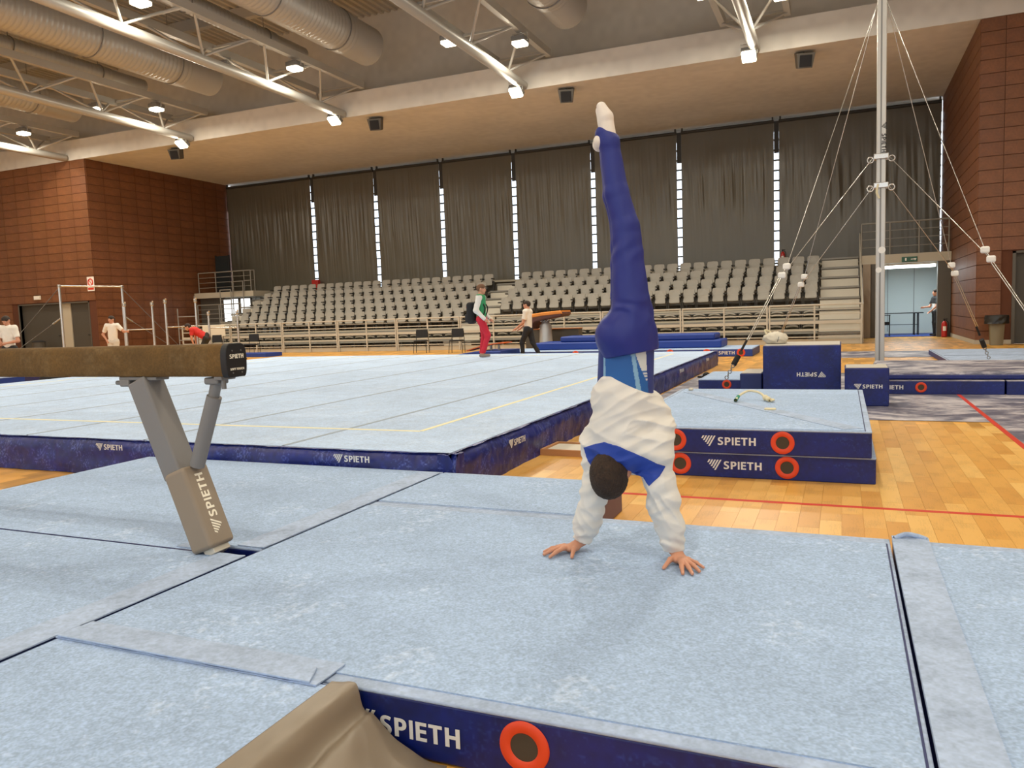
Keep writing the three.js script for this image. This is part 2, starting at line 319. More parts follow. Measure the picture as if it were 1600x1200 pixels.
// left door, right door, open doorway with the corridor behind
{
  const d = struct('door_1', [rbx2(-37.2, -34.3, 0, 2.56, ZF - .2, ZF - .14, .01), rbx2(-33.75, -32.35, 0, 2.56, ZF - .2, ZF - .14, .01)], M.doorGrey, scene, 'dark grey double door in the left tiled wall');
  obj('door_post', bx2(-34.3, -33.75, 0, 2.56, ZF - .22, ZF - .1), M.beige, d);
  obj('door_handle', [rod(V(-34.5, 1.05, ZF - .1), V(-34.7, 1.05, ZF - .1), .02), rod(V(-32.5, 1.05, ZF - .1), V(-32.7, 1.05, ZF - .1), .02)], M.blackMatte, d);
  obj('door_frame', [bx2(-37.26, -37.2, 0, 2.62, ZF - .25, ZF + .02), bx2(-32.4, -32.35, 0, 2.62, ZF - .25, ZF + .02), bx2(-37.26, -32.35, 2.56, 2.62, ZF - .25, ZF + .02)], M.doorFrame, d);
  const r = struct('door_2', [rbx2(4.5, 6.7, 0, 2.56, ZF - .2, ZF - .14, .01)], M.doorGrey, scene, 'dark grey door in the right tiled wall');
  obj('door_frame', [bx2(4.42, 4.5, 0, 2.62, ZF - .25, ZF + .02), bx2(6.67, 6.75, 0, 2.62, ZF - .25, ZF + .02), bx2(4.42, 6.75, 2.56, 2.62, ZF - .25, ZF + .02)], M.doorFrame, r);
  // gallery block with the doorway at its right end
  const zd = -31.5;
  struct('wall_gallery', [bx2(.95, 1.36, 0, 2.68, zd - .25, zd), bx2(3.1, XR - .03, 0, 2.68, zd - .25, zd)], M.doorFrame, scene, 'dark wall around the open doorway under the gallery');
  struct('ceiling_gallery', [bx2(.62, XR - .03, 2.68, 3.0, ZB + .6, zd + .02)], M.beige, scene, 'beige gallery slab over the open doorway');
  struct('trim_1', [bx2(.68, .94, 0, 2.68, zd - .1, zd + .1)], M.legPad, scene);
  struct('wall_corridor', [bx2(.9, 1.0, 0, 2.68, -34.9, zd - .25), bx2(3.45, 3.5, 0, 2.68, -34.9, zd - .25), bx2(.9, 3.5, 0, 2.68, -35.0, -34.9)], M.corridor);
  struct('trim_2', [bx2(1.66, 1.68, .1, 2.6, -34.9, -34.885), bx2(2.6, 2.62, .1, 2.6, -34.9, -34.885)], M.greyMetal);
  const lamp = thing('corridor_light', 'long bright strip light over the open doorway', 'lamp', [2.23, 2.56, -32.2]);
  obj('housing', bx(1.8, .06, .3, 0, .08, 0), M.white, lamp);
  obj('light_tube', rbx(1.74, .1, .26, .03, 0, 0, 0), std({ color: 0xffffff, emissive: lin(.9, 1, 1), emissiveIntensity: 5.0 }), lamp);
  const al = new THREE.RectAreaLight(lin(.85, .97, 1), 60, 1.74, .26); al.position.set(0, -.07, 0); al.rotation.x = -Math.PI / 2; lamp.add(al);
}
// left gallery end
{
  struct('gallery_left', [bx2(XL + .03, -27.9, 2.72, 3.0, ZB + .3, -32)], M.beige, scene, 'beige gallery slab left of the stands');
  const w = struct('window_21', [bx2(-30.2, -28.4, 1.45, 2.62, -32.35, -32.34)], std({ color: 0xffffff, emissive: lin(.85, .95, 1), emissiveIntensity: 1.6 }), scene, 'bright daylight window under the left gallery');
  obj('window_frame', [bx2(-30.25, -30.2, 1.4, 2.65, -32.4, -32.3), bx2(-28.4, -28.35, 1.4, 2.65, -32.4, -32.3), bx2(-29.2, -29.05, 1.4, 2.65, -32.4, -32.3), bx2(-30.2, -28.4, 1.4, 1.45, -32.4, -32.3), bx2(-30.2, -28.4, 2.62, 2.67, -32.4, -32.3)], M.doorFrame, w);
  struct('wall_gallery_left', [bx2(XL + .03, -30.25, 0, 2.72, -32.5, -32.4), bx2(-30.25, -28.36, 0, 1.4, -32.5, -32.4)], M.doorFrame);
  const p = thing('glazed_panel', 'tall dark glazed panel on the left gallery', 'panel', [-30.9, 3.0, -33.2]);
  obj('panel', rbx(.9, 2.0, .06, .01, 0, 1.0, 0), std({ color: col('#2e3436'), roughness: .15, metalness: .3 }), p);
  obj('frame', [bx(.05, 2.04, .08, -.46, 1.02, 0), bx(.05, 2.04, .08, .46, 1.02, 0)], M.blackMatte, p);
}
function railing(name, label, x0, x1, y, z, h, n, mat, parts = 3) {
  const o = thing(name, label, 'railing', [x0, y, z]);
  for (let i = 0; i <= n; i++) obj('post', rod(V((x1 - x0) * i / n, 0, 0), V((x1 - x0) * i / n, h, 0), .025), mat, o);
  obj('handrail', rod(V(0, h, 0), V(x1 - x0, h, 0), .028), mat, o);
  for (let k = 1; k <= parts; k++) obj('rail', rod(V(0, h * k / (parts + 1), 0), V(x1 - x0, h * k / (parts + 1), 0), .014), mat, o);
  return o;
}
railing('gallery_railing', 'thin grey railing on the gallery over the doorway', .64, 3.45, 3.0, -31.6, 1.15, 3, M.railDark);
railing('gallery_railing', 'thin grey railing on the left gallery', -31.6, -28.1, 3.0, -32.1, 1.05, 3, M.railDark);
railing('gallery_railing', 'low grey railing left of the stands under the gallery', -31.4, -28.5, 1.15, -31.7, 1.2, 2, M.railDark, 4);
struct('trim_3', bx2(-31.6, -28.4, 0, 1.15, -31.9, -31.55), M.doorFrame);

// ---------- roof trusses, ducts, lamps ----------
const trussX = [-33, -25.4, -17.7, -10.2, -2.5, 5.1, 12.7];
const trussWords = ['first from the left', 'second from the left', 'third from the left', 'fourth from the left', 'fifth from the left', 'sixth from the left', 'seventh from the left'];
const Z1 = -25.9, Z0 = 14.2;
function buildTruss(x, label) {
  const o = thing('roof_truss', label, 'truss', [x, 9.2, Z1]), L = Z0 - Z1;
  obj('bottom_chord', rod(V(0, 0, 0), V(0, .3, L), .16, 16), M.truss, o);
  for (const s of [-1, 1]) obj('top_chord', bx2(s * .95 - .09, s * .95 + .09, .82, 1.06, 0, L), M.truss, o);
  const n = 14, st = L / n;
  for (let i = 0; i < n; i++) for (const s of [-1, 1]) {
    const y0 = .3 * (i + .5) / n;
    obj('diagonal', rod(V(s * .05, y0 + .1, (i + .5) * st), V(s * .95, .85, i * st + .25), .042, 8), M.truss, o);
    obj('diagonal', rod(V(s * .05, y0 + .1, (i + .5) * st), V(s * .95, .85, (i + 1) * st - .25), .042, 8), M.truss, o);
  }
  for (let i = 0; i <= n; i++) obj('cross_brace', bar(V(-.9, .95, i * st || .1), V(.9, .95, i * st || .1), .07, .07), M.truss, o);
  return o;
}
trussX.forEach((x, i) => buildTruss(x, 'pale steel roof truss with three chords, ' + trussWords[i]));
function buildDuct(x, y, r, z1, label, ribs = true) {
  const L = Z0 - z1 - .3, seg = Math.round(26 / .075), g = new THREE.CylinderGeometry(r, r, L, 28, Math.round(L / .06)); const p = g.attributes.position;
  for (let k = 0; k < p.count; k++) { const yy = p.getY(k) + L / 2, q = Math.round(yy / .06); const nearEnd = yy < 1.6 ? 0 : 1; if (Math.hypot(p.getX(k), p.getZ(k)) > r * .5 && nearEnd && q % 3 === 0) { const f = 1 + .03 / r; p.setX(k, p.getX(k) * f); p.setZ(k, p.getZ(k) * f); } }
  g.computeVertexNormals(); g.rotateX(Math.PI / 2); g.translate(0, 0, L / 2);
  const o = thing('air_duct', label, 'duct', [x, y, z1]);
  obj('duct_pipe', g, M.duct, o);
  for (let z = 2; z < L; z += 3.4) { obj('hanger_strap', new THREE.TorusGeometry(r + .03, .02, 6, 28).translate(0, 0, z), M.greyMetal, o); obj('hanger_rod', rod(V(0, r, z), V(0, 13.0 - y, z), .012, 6), M.greyMetal, o); }
  return o;
}
buildDuct(-15.6, 11.0, .66, -24.6, 'large ribbed air duct right of the left truss, ending by the soffit');
buildDuct(-22.9, 10.95, .66, -24.6, 'large ribbed air duct over the left part of the stands');
buildDuct(-30.6, 10.9, .66, -24.6, 'large ribbed air duct over the left tiled wall');
buildDuct(-8.1, 11.0, .66, -24.6, 'ribbed air duct ending near the top middle of the picture');
buildDuct(-17.7, 10.75, .27, -23.6, 'small ribbed duct inside the left half truss');
buildDuct(-25.4, 10.75, .27, -23.6, 'small ribbed duct inside the truss over the left corner');
// purlins
for (let i = 0; i < 6; i++) { const z = -24 + i * 7.4; struct('beam_' + (i + 1), bx2(-41, 16, 12.6, 13.0, z - .12, z + .12), M.truss); }

const lampGlow = std({ color: 0xffffff, emissive: lin(1, .9, .66), emissiveIntensity: 9 });
function floodLamp(x, y, z, hang, label, tilt = 0, nits = LAMP_NITS) {
  const o = thing('flood_lamp', label, 'lamp', [x, y, z], 0, 'flood lamps under the roof trusses');
  const hd = obj('housing', [rbx(.46, .16, .42, .03, 0, .09, 0), bx(.3, .05, .2, 0, .185, 0)], M.greyMetal, o); hd.rotation.x = -tilt;
  for (const s of [-1, 1]) obj('bracket', bx(.02, hang, .04, s * .245, hang / 2 + .06, 0), M.truss, o);
  obj('bracket_bar', bx(.5, .02, .05, 0, hang + .07, 0), M.truss, o);
  obj('lamp_glass', rbx(.42, .12, .38, .04, 0, -.03, 0), lampGlow, hd);
  const l = new THREE.RectAreaLight(LAMP_COLOR, nits, .4, .36); l.position.set(0, -.1, 0); l.rotation.x = -Math.PI / 2; hd.add(l);
  return o;
}
const endWords = ['far left end lamp, above the left tiled wall corner', 'bright lamp hanging at the soffit left of the blinds', 'bright lamp hanging at the soffit end of the left truss', 'bright lamp hanging at the soffit in the middle', 'bright lamp hanging at the soffit on the right', 'lamp at the soffit beyond the right tiled wall', 'lamp at the soffit far out on the right'];
trussX.forEach((x, i) => { if (i && i < 5) floodLamp(x - .15, 8.92, -25.55, .3, 'warm flood lamp, ' + endWords[i], .6); });
const rows = [[-22.2, 'in the far row'], [-14.6, 'in the second row'], [-7, 'in the third row'], [.6, 'in the row above the camera'], [8.2, 'in the row behind the camera']];
trussX.forEach((x, i) => rows.forEach(([z, w], j) => { for (const s of [-1, 1]) { if (j === 0 && i > 4) continue; if (j > 0 && (s > 0) === (i % 2 > 0)) continue; const zz = z + (s > 0 ? -1.1 : 0) + (i === 2 && j === 0 ? 1.4 : 0);
  floodLamp(x + s * .95, 9.72, zz, .2, 'warm flood lamp ' + w + ', ' + (s < 0 ? 'left' : 'right') + ' chord of ' + trussWords[i].split(' ')[0] + ' truss'); } }));
// loudspeakers on the soffit edge
[[-16.65, 'left'], [-8.88, 'middle'], [-1.12, 'right'], [-26.9, 'leftmost']].forEach(([x, w]) => {
  const o = thing('loudspeaker', 'dark box loudspeaker hanging under the soffit, ' + w + ' one', 'speaker', [x, 8.62, -26.6], .25, 'loudspeakers under the soffit');
  const s = new THREE.Shape(); s.moveTo(-.2, 0); s.lineTo(.2, 0); s.lineTo(.27, .42); s.lineTo(-.27, .42); s.closePath();
  const body = obj('cabinet', boxUV(clean(new THREE.ExtrudeGeometry(s, { depth: .34, bevelEnabled: true, bevelSize: .01, bevelThickness: .01, bevelSegments: 1 }).translate(0, 0, -.17))), std({ color: col('#5a564f'), roughness: .6 }), o); body.rotation.x = .3;
  obj('grille', bx(.36, .34, .01, 0, .2, .2), M.blackMatte, o).rotation.x = .3;
  obj('yoke', [rod(V(0, .38, 0), V(0, .46, 0), .03), bx(.5, .03, .05, 0, .4, 0)], M.greyMetal, o);
});

// ---------- telescopic stands ----------
const ROWS = 7, rowY = r => .09 + .38 * (r - 1), rowZ = r => -27.75 - .8 * (r - 1);   // deck height and front edge of row r
function buildStand(name, label, x0, x1) {
  const o = thing(name, label, 'grandstand', [(x0 + x1) / 2, 0, -27.6]); const w = x1 - x0;
  for (let r = 1; r <= ROWS; r++) {
    obj('deck', bx(w, .06, .86, 0, rowY(r) - .03, rowZ(r) - .43 + 27.6), M.beige, o);
    obj('riser', bx(w, r === 1 ? .07 : .13, .03, 0, r === 1 ? .035 : rowY(r) - .095, rowZ(r) - .02 + 27.6), M.railDark, o);
  }
  obj('back_panel', bx(w, 2.3, .04, 0, 1.15, rowZ(7) - .9 + 27.6), M.railDark, o);
  const legs = []; for (let x = -w / 2 + .4; x < w / 2; x += 2.4) for (let r = 2; r <= ROWS; r++) legs.push(bx(.07, rowY(r) - .06, .07, x, (rowY(r) - .06) / 2, rowZ(r) - .5 + 27.6));
  obj('support_frame', legs, M.greyMetal, o);
  return o;
}
buildStand('grandstand', 'left block of telescopic stands below the blinds', -27.45, -14.75);
buildStand('grandstand', 'right block of telescopic stands below the blinds', -13.45, -.78);
function steps(label, x0, x1, yTop) {
  const o = thing('stand_steps', label, 'steps', [(x0 + x1) / 2, 0, -27.6]); const w = x1 - x0;
  for (let k = 1; k <= 8; k++) { const y = yTop * k / 8, z = -.78 * (k - 1) - .15; const b = obj('step_panel', bx(w, yTop / 8 - .09, .05, 0, y - yTop / 16 - .05, z), M.cream, o); obj('tread', rbx(w + .04, .075, .86, .01, 0, y - .0375, z - .36), M.railDark, o); }
  return o;
}
steps('cream end steps at the right side of the stands by the doorway', -.74, .55, 3.08);
steps('cream aisle steps between the two blocks of stands', -14.7, -13.5, 2.75);
steps('cream steps at the left end of the stands', -28.35, -27.5, 2.9);
// seats
function roundedPanel(w, h, d, r, curve = .03) {
  const s = new THREE.Shape(), x = w / 2; s.moveTo(-x + r, 0); s.lineTo(x - r, 0); s.quadraticCurveTo(x, 0, x, r * .7); s.lineTo(x - .012, h - r); s.quadraticCurveTo(x - .015, h, x - r, h); s.quadraticCurveTo(0, h + .018, -x + r, h); s.quadraticCurveTo(-x + .015, h, -x + .012, h - r); s.lineTo(-x, r * .7); s.quadraticCurveTo(-x, 0, -x + r, 0);
  const g = new THREE.ExtrudeGeometry(s, { depth: d, bevelEnabled: true, bevelSize: .012, bevelThickness: .014, bevelSegments: 2, curveSegments: 4 }); const p = g.attributes.position;
  for (let i = 0; i < p.count; i++) p.setZ(i, p.getZ(i) + curve * (p.getX(i) / x) ** 2);
  g.computeVertexNormals(); return clean(g);
}
const backGeo = roundedPanel(.44, .31, .02, .07).rotateX(-.16).translate(0, .50, -.30);
const panGeo = roundedPanel(.39, .24, .035, .06, .01).rotateX(-.3).translate(0, .30, -.17);
const brGeo = mergeGeometries([bx(.03, .44, .07, -.245, .22, -.26), bx(.03, .44, .07, .245, .22, -.26), bx(.52, .05, .05, 0, .36, -.27), bx(.05, .05, .30, -.245, .60, -.16), bx(.05, .05, .30, .245, .60, -.16), bx(.52, .10, .03, 0, .45, -.30)]);
const foldBack = roundedPanel(.44, .40, .02, .07, .05).rotateX(1.42).translate(0, .17, -.42);
const foldPan = roundedPanel(.42, .36, .04, .06, .04).rotateX(1.42).translate(0, .09, -.44);
const foldBr = mergeGeometries([bx(.03, .2, .3, -.245, .1, -.26), bx(.03, .2, .3, .245, .1, -.26), bx(.5, .03, .03, 0, .05, -.3)]);
const ord = n => n + (n % 10 === 1 && n % 100 !== 11 ? 'st' : n % 10 === 2 && n % 100 !== 12 ? 'nd' : n % 10 === 3 && n % 100 !== 13 ? 'rd' : 'th');
function seatAt(x, r, label, folded, group) {
  const o = thing('stadium_seat', label, 'seat', [x, rowY(r), rowZ(r) - .18], 0, group);
  obj('backrest', folded ? foldBack : backGeo, M.seat, o);
  obj('seat_pan', folded ? foldPan : panGeo, M.seat, o);
  obj('bracket', folded ? foldBr : brGeo, M.seatDark, o);
}
for (const [blk, x0, x1, n, up] of [['left', -27.45, -14.75, 23, 3], ['right', -13.45, -.78, 23, 4]])
  for (let r = 1; r <= ROWS; r++) {
    const pitch = (x1 - x0) / n;
    for (let c = 0; c < n; c++) {
      const fold = r < up; if (r === 1) continue;
      seatAt(x0 + (c + .5) * pitch, r, `grey ${fold ? 'folded ' : ''}stadium seat, ${blk} block, ${r === 7 ? 'top row' : ord(8 - r) + ' row from top'}, ${blk === 'left' ? ord(n - c) : ord(c + 1)} from aisle`, fold, fold ? 'folded seats behind the rails' : 'upright seats of the stands');
    }
  }
// white seat brackets seen under the first upright row, one rail of them per block
// front rails
function guard(x0, x1, label) {
  const o = thing('guard_rail', label, 'railing', [x0, 0, -27.5], 0, 'guard rails in front of the stands'); const w = x1 - x0;
  for (const x of [0, w / 2, w]) obj('post', bx(.05, 1.3, .05, x, .65, 0), M.railPaint, o);
  obj('handrail', rbx(w + .05, .06, .06, .015, w / 2, 1.29, 0), M.railPaint, o);
  for (const [y, h] of [[.24, .035], [.46, .035], [.72, .1], [.98, .035], [1.14, .02]]) obj('rail', bx(w, h, .03, w / 2, y, 0), M.railPaint, o);
  return o;
}
{ let k = 0; const n = 10, a = -28.3, b = .6, p = (b - a) / n; for (; k < n; k++) guard(a + k * p + .04, a + (k + 1) * p - .04, `pale metal guard rail in front of the stands, ${ord(k + 1)} panel from the left`); }
tag(obj('stand_plinth', bx2(-28.3, .6, 0, .17, -27.62, -27.54), M.beige), 'low beige plinth along the front of the stands', 'plinth');
{ const o = thing('stair_railing', 'sloping grey railing along the right end steps', 'railing', [.61, 0, -27.8]);
  for (let k = 0; k < 8; k++) obj('post', rod(V(0, 3.08 * k / 8, -.78 * k), V(0, 3.08 * k / 8 + 1.25, -.78 * k), .022), M.railPaint, o);
  for (const h of [.65, 1.25]) obj('handrail', rod(V(0, h, 0), V(0, 3.08 * 7 / 8 + h, -.78 * 7), .024), M.railPaint, o); }
{ const o = thing('stair_railing', 'stepped grey railing at the left end of the stands', 'railing', [-29.16, 0, -28.6]);
  for (const [z, y, h] of [[-2.4, 1.9, 1.15], [-3.3, 2.3, 1.2], [-4.2, 2.9, 1.2]]) { obj('post', rod(V(0, y - .6, z), V(0, y + h, z), .025), M.railDark, o); obj('post', rod(V(.7, y - .6, z), V(.7, y + h, z), .025), M.railDark, o); obj('handrail', rod(V(0, y + h, z), V(.7, y + h, z), .025), M.railDark, o); obj('rail', rod(V(0, y + h - .5, z), V(.7, y + h - .5, z), .015), M.railDark, o); } }

// ---------- mats ----------
function ringAt(parent, x, y, z, r, turn = 0) {
  const g = new THREE.Group(); g.name = 'vent'; parent.add(g); g.position.set(x, y, z); g.rotation.y = turn;
  obj('vent_ring', lathe([[r * .55, 0], [r * .57, .006], [r * .78, .009], [r * .97, .006], [r, 0]], 40).rotateX(Math.PI / 2), M.orange, g).userData.label = 'orange vent ring';
  obj('vent_mesh', new THREE.CylinderGeometry(r * .57, r * .57, .004, 32).rotateX(Math.PI / 2), M.mesh, g);
}
function logoAt(parent, x, y, z, h, turn = 0, flip = 0, emblem = true) { const m = obj('logo', logoGeo(h, .0015, emblem), M.print, parent); m.position.set(x, y, z); m.rotation.set(0, turn, flip); return m; }
// mat with a navy body, felt rim and an inset carpet top; [l, r, n, f] are the widths of the rim on each side
function mat(label, x0, x1, z0, z1, y0, h, rim = [.03, .03, .03, .03], o2 = {}) {
  const o = thing('gym_mat', label, o2.cat ?? 'mat', [(x0 + x1) / 2, y0, (z0 + z1) / 2]), w = x1 - x0, d = z1 - z0;
  obj('body', rbx(w - .004, h - .012, d - .004, .008, 0, (h - .012) / 2, 0), o2.body ?? M.navy, o);
  obj('felt_rim', rbx(w, .013, d, .006, 0, h - .0075, 0), o2.rimMat ?? M.strip, o);
  const [l, r, n, f] = rim;
  if (!o2.plain) obj('carpet_top', rbx(w - l - r, .008, d - n - f, .003, (l - r) / 2, h, (f - n) / 2), o2.top ?? M.carpet, o);
  if (!o2.plain) obj('seam', [bx(w - l - r + .012, .0045, .008, (l - r) / 2, h - .0008, -d / 2 + f - .003), bx(.008, .0045, d - n - f + .012, -w / 2 + l - .003, h - .0008, (f - n) / 2), bx(.008, .0045, d - n - f + .012, w / 2 - r + .003, h - .0008, (f - n) / 2)], M.navySmooth, o);
  o.userData.size = undefined; delete o.userData.size;
  return o;
}
// foreground
const matD = mat('large pale blue landing mat under the gymnast’s hands'.replace('’', "'"), -2.724, .215, -4.13, -1.98, 0, .2, [.006, .02, .055, .10]);
matD.name = 'landing_mat';
logoAt(matD, -1.25 + 1.255, .092, 1.076, .06);
ringAt(matD, -.845 + 1.255, .108, 1.074, .078);
mat('pale blue mat at the right edge, right of the wide seam strip', .225, 3.2, -4.13, -1.98, 0, .2, [.02, .02, .055, .08]);
mat('pale blue mat in the near left corner under the beige cover', -2.724, -1.42, -1.97, .4, 0, .2, [.01, .03, .02, .02]);
mat('pale blue mat left of the long seam, nearest left edge', -5.7, -2.735, -2.945, -.85, 0, .2, [.02, .006, .02, .004]);
{ // mat under the beam, its near right corner cut out for the beam's foot
  const o = thing('gym_mat', 'pale blue mat under the balance beam, before the floor area', 'mat', [-4.2175, 0, -4.0075]), X = x => x + 4.2175, Z = z => z + 4.0075;
  obj('body', [rbx2(X(-5.7), X(-2.735), 0, .188, Z(-5.06), Z(-3.075), .006), rbx2(X(-5.7), X(-3.06), 0, .188, Z(-3.075), Z(-2.955), .006), bx2(X(-3.06), X(-2.735), 0, .06, Z(-3.075), Z(-2.955))], M.navy, o);
  obj('felt_rim', [rbx2(X(-5.7), X(-2.735), .187, .2, Z(-5.06), Z(-3.075), .005), rbx2(X(-5.7), X(-3.06), .187, .2, Z(-3.075), Z(-2.955), .005)], M.strip, o);
  obj('carpet_top', [rbx2(X(-5.68), X(-2.741), .196, .204, Z(-5.03), Z(-3.08), .003), rbx2(X(-5.68), X(-3.065), .196, .204, Z(-3.0795), Z(-2.961), .003)], M.carpet, o);
  obj('seam', bx2(X(-5.7), X(-3.06), .199, .2025, Z(-2.962), Z(-2.955)), M.navySmooth, o);
  obj('corner_flap', rbx2(X(-3.21), X(-3.065), .204, .208, Z(-3.055), Z(-2.975), .002), M.strip, o);
}
{ const f = mat('small pale blue mat between the floor area and the gymnast', -2.725, -1.37, -5.06, -4.14, 0, .2, [.006, .03, .01, .05], { body: std({ color: col('#6b5660'), roughness: .7 }) }); }
function seamStrip(label, x0, x1, z0, z1, extra) {
  const o = thing('seam_strip', label, 'strip', [(x0 + x1) / 2, .2058, (z0 + z1) / 2]), w = x1 - x0, d = z1 - z0, nx = Math.max(2, Math.round(w / .04)), nz = Math.max(2, Math.round(d / .04));
  const g = new THREE.BoxGeometry(w, .004, d, nx, 1, nz), p = g.attributes.position; for (let i = 0; i < p.count; i++) if (p.getY(i) > 0) p.setY(i, .0045 + .0022 * noise3(p.getX(i) * 6, p.getZ(i) * 6, x0) + .0015 * noise3(p.getX(i) * 17, p.getZ(i) * 3, x0)); else p.setY(i, 0);
  g.computeVertexNormals(); obj('felt', boxUV(g), M.strip, o);
  if (extra) extra(o);
  return o;
}
seamStrip('long pale felt strip over the seam, far piece beyond the beam foot', -2.9, -2.7275, -5.0, -3.085);
seamStrip('long pale felt strip over the seam, near piece left of the gymnast', -2.9, -2.7275, -2.95, -.6);
seamStrip('wide grey-blue felt strip over the seam on the right', .225, .385, -4.16, -1.9, o => obj('wrinkle', tube([V(-.07, .004, -1.08), V(-.02, .022, -1.1), V(.04, .012, -1.11), V(.07, .004, -1.1)], .012, 16, 8), M.strip, o));
seamStrip('doubled felt strip with a fold between the near left mats', -2.72, -1.53, -2.085, -1.925, o => { const s = new THREE.Shape(); s.moveTo(-.58, -.08); s.lineTo(.57, -.08); s.lineTo(.53, .01); s.lineTo(-.58, .01); s.closePath(); obj('fold', boxUV(clean(new THREE.ExtrudeGeometry(s, { depth: .004, bevelEnabled: true, bevelSize: .002, bevelThickness: .002, bevelSegments: 1 }).rotateX(-Math.PI / 2).translate(0, .0085, .0))), M.strip, o); });
{ // beige cover hanging over the edge of the near left mat
  const o = thing('draped_cover', 'beige leatherette cover draped over the near left mat edge', 'cover', [-1.42, 0, -1.2]);
  const nu = 70, nv = 60, P = [];
  const pt = (u, v) => { // u along z from the far end to the camera, v from the mat top over the edge to the floor
    const z = -.76 + u * 1.5, far = Math.exp(-u * 5);
    const prof = [[-.075, .2135], [-.04, .2165], [-.005, .222], [.028, .221], [.055, .195], [.085, .148], [.125, .118], [.165, .115], [.205, .10], [.25, .062], [.31, .028], [.38, .014], [.44, .01]];
    const t = v * (prof.length - 1), i = Math.min(prof.length - 2, Math.floor(t)), f = t - i;
    const cr = (c) => { const g = (m) => prof[Math.max(0, Math.min(prof.length - 1, m))][c], a = g(i - 1), b = g(i), d = g(i + 1), h = g(i + 2); return b + .5 * f * (d - a + f * (2 * a - 5 * b + 4 * d - h + f * (3 * (b - d) + h - a))); };
    let x = cr(0), y = cr(1); const q = Math.min(1, Math.max(0, (v - .5) / .4)), wide = .36 + .38 * q * q * (3 - 2 * q) + .7 * Math.min(1, u * 1.5), w = Math.max(0, v - .3);
    if (x > .012) x = .012 + (x - .012) * wide;
    y += w * (.03 * noise3(u * 2.4, v * 2.2, 4) + .012 * noise3(u * 6, v * 5, 9)) + .02 * Math.exp(-(((v - .56 - .1 * u) / .1) ** 2)) * (1 - .4 * u);
    x += w * (.07 * noise3(u * 2.2, v, 21)) * (1 - far); y += .004 * noise3(u * 9, v * 6, 31) * Math.min(1, v * 4);
    if (v < .22) y = Math.max(y, .2125); else if (x < .014) x = .014;
    return V(x, Math.max(y, .008), z);
  };
  for (const off of [0, 1]) for (let i = 0; i <= nu; i++) for (let j = 0; j <= nv; j++) { const p = pt(i / nu, j / nv); if (off) { p.y -= .006; } P.push(p); }
  const idx = [], N = (nu + 1) * (nv + 1), id = (i, j) => i * (nv + 1) + j;
  for (let i = 0; i < nu; i++) for (let j = 0; j < nv; j++) { const a = id(i, j), b = id(i + 1, j), c = id(i + 1, j + 1), d = id(i, j + 1); idx.push(a, b, c, a, c, d, N + a, N + c, N + b, N + a, N + d, N + c); }
  for (let i = 0; i < nu; i++) for (const j of [0, nv]) { const a = id(i, j), b = id(i + 1, j); idx.push(a, N + a, b, b, N + a, N + b); }
  for (let j = 0; j < nv; j++) for (const i of [0, nu]) { const a = id(i, j), b = id(i, j + 1); idx.push(a, b, N + a, b, N + b, N + a); }
  const g = new THREE.BufferGeometry().setFromPoints(P); g.setIndex(idx); g.computeVertexNormals();
  const uv = new Float32Array(P.length * 2); P.forEach((p, i) => { uv[2 * i] = p.x; uv[2 * i + 1] = p.z; }); g.setAttribute('uv', new THREE.BufferAttribute(uv, 2));
  const coverMat = std({ color: col('#857969'), roughness: .42 }); obj('cover_sheet', g, coverMat, o);
}
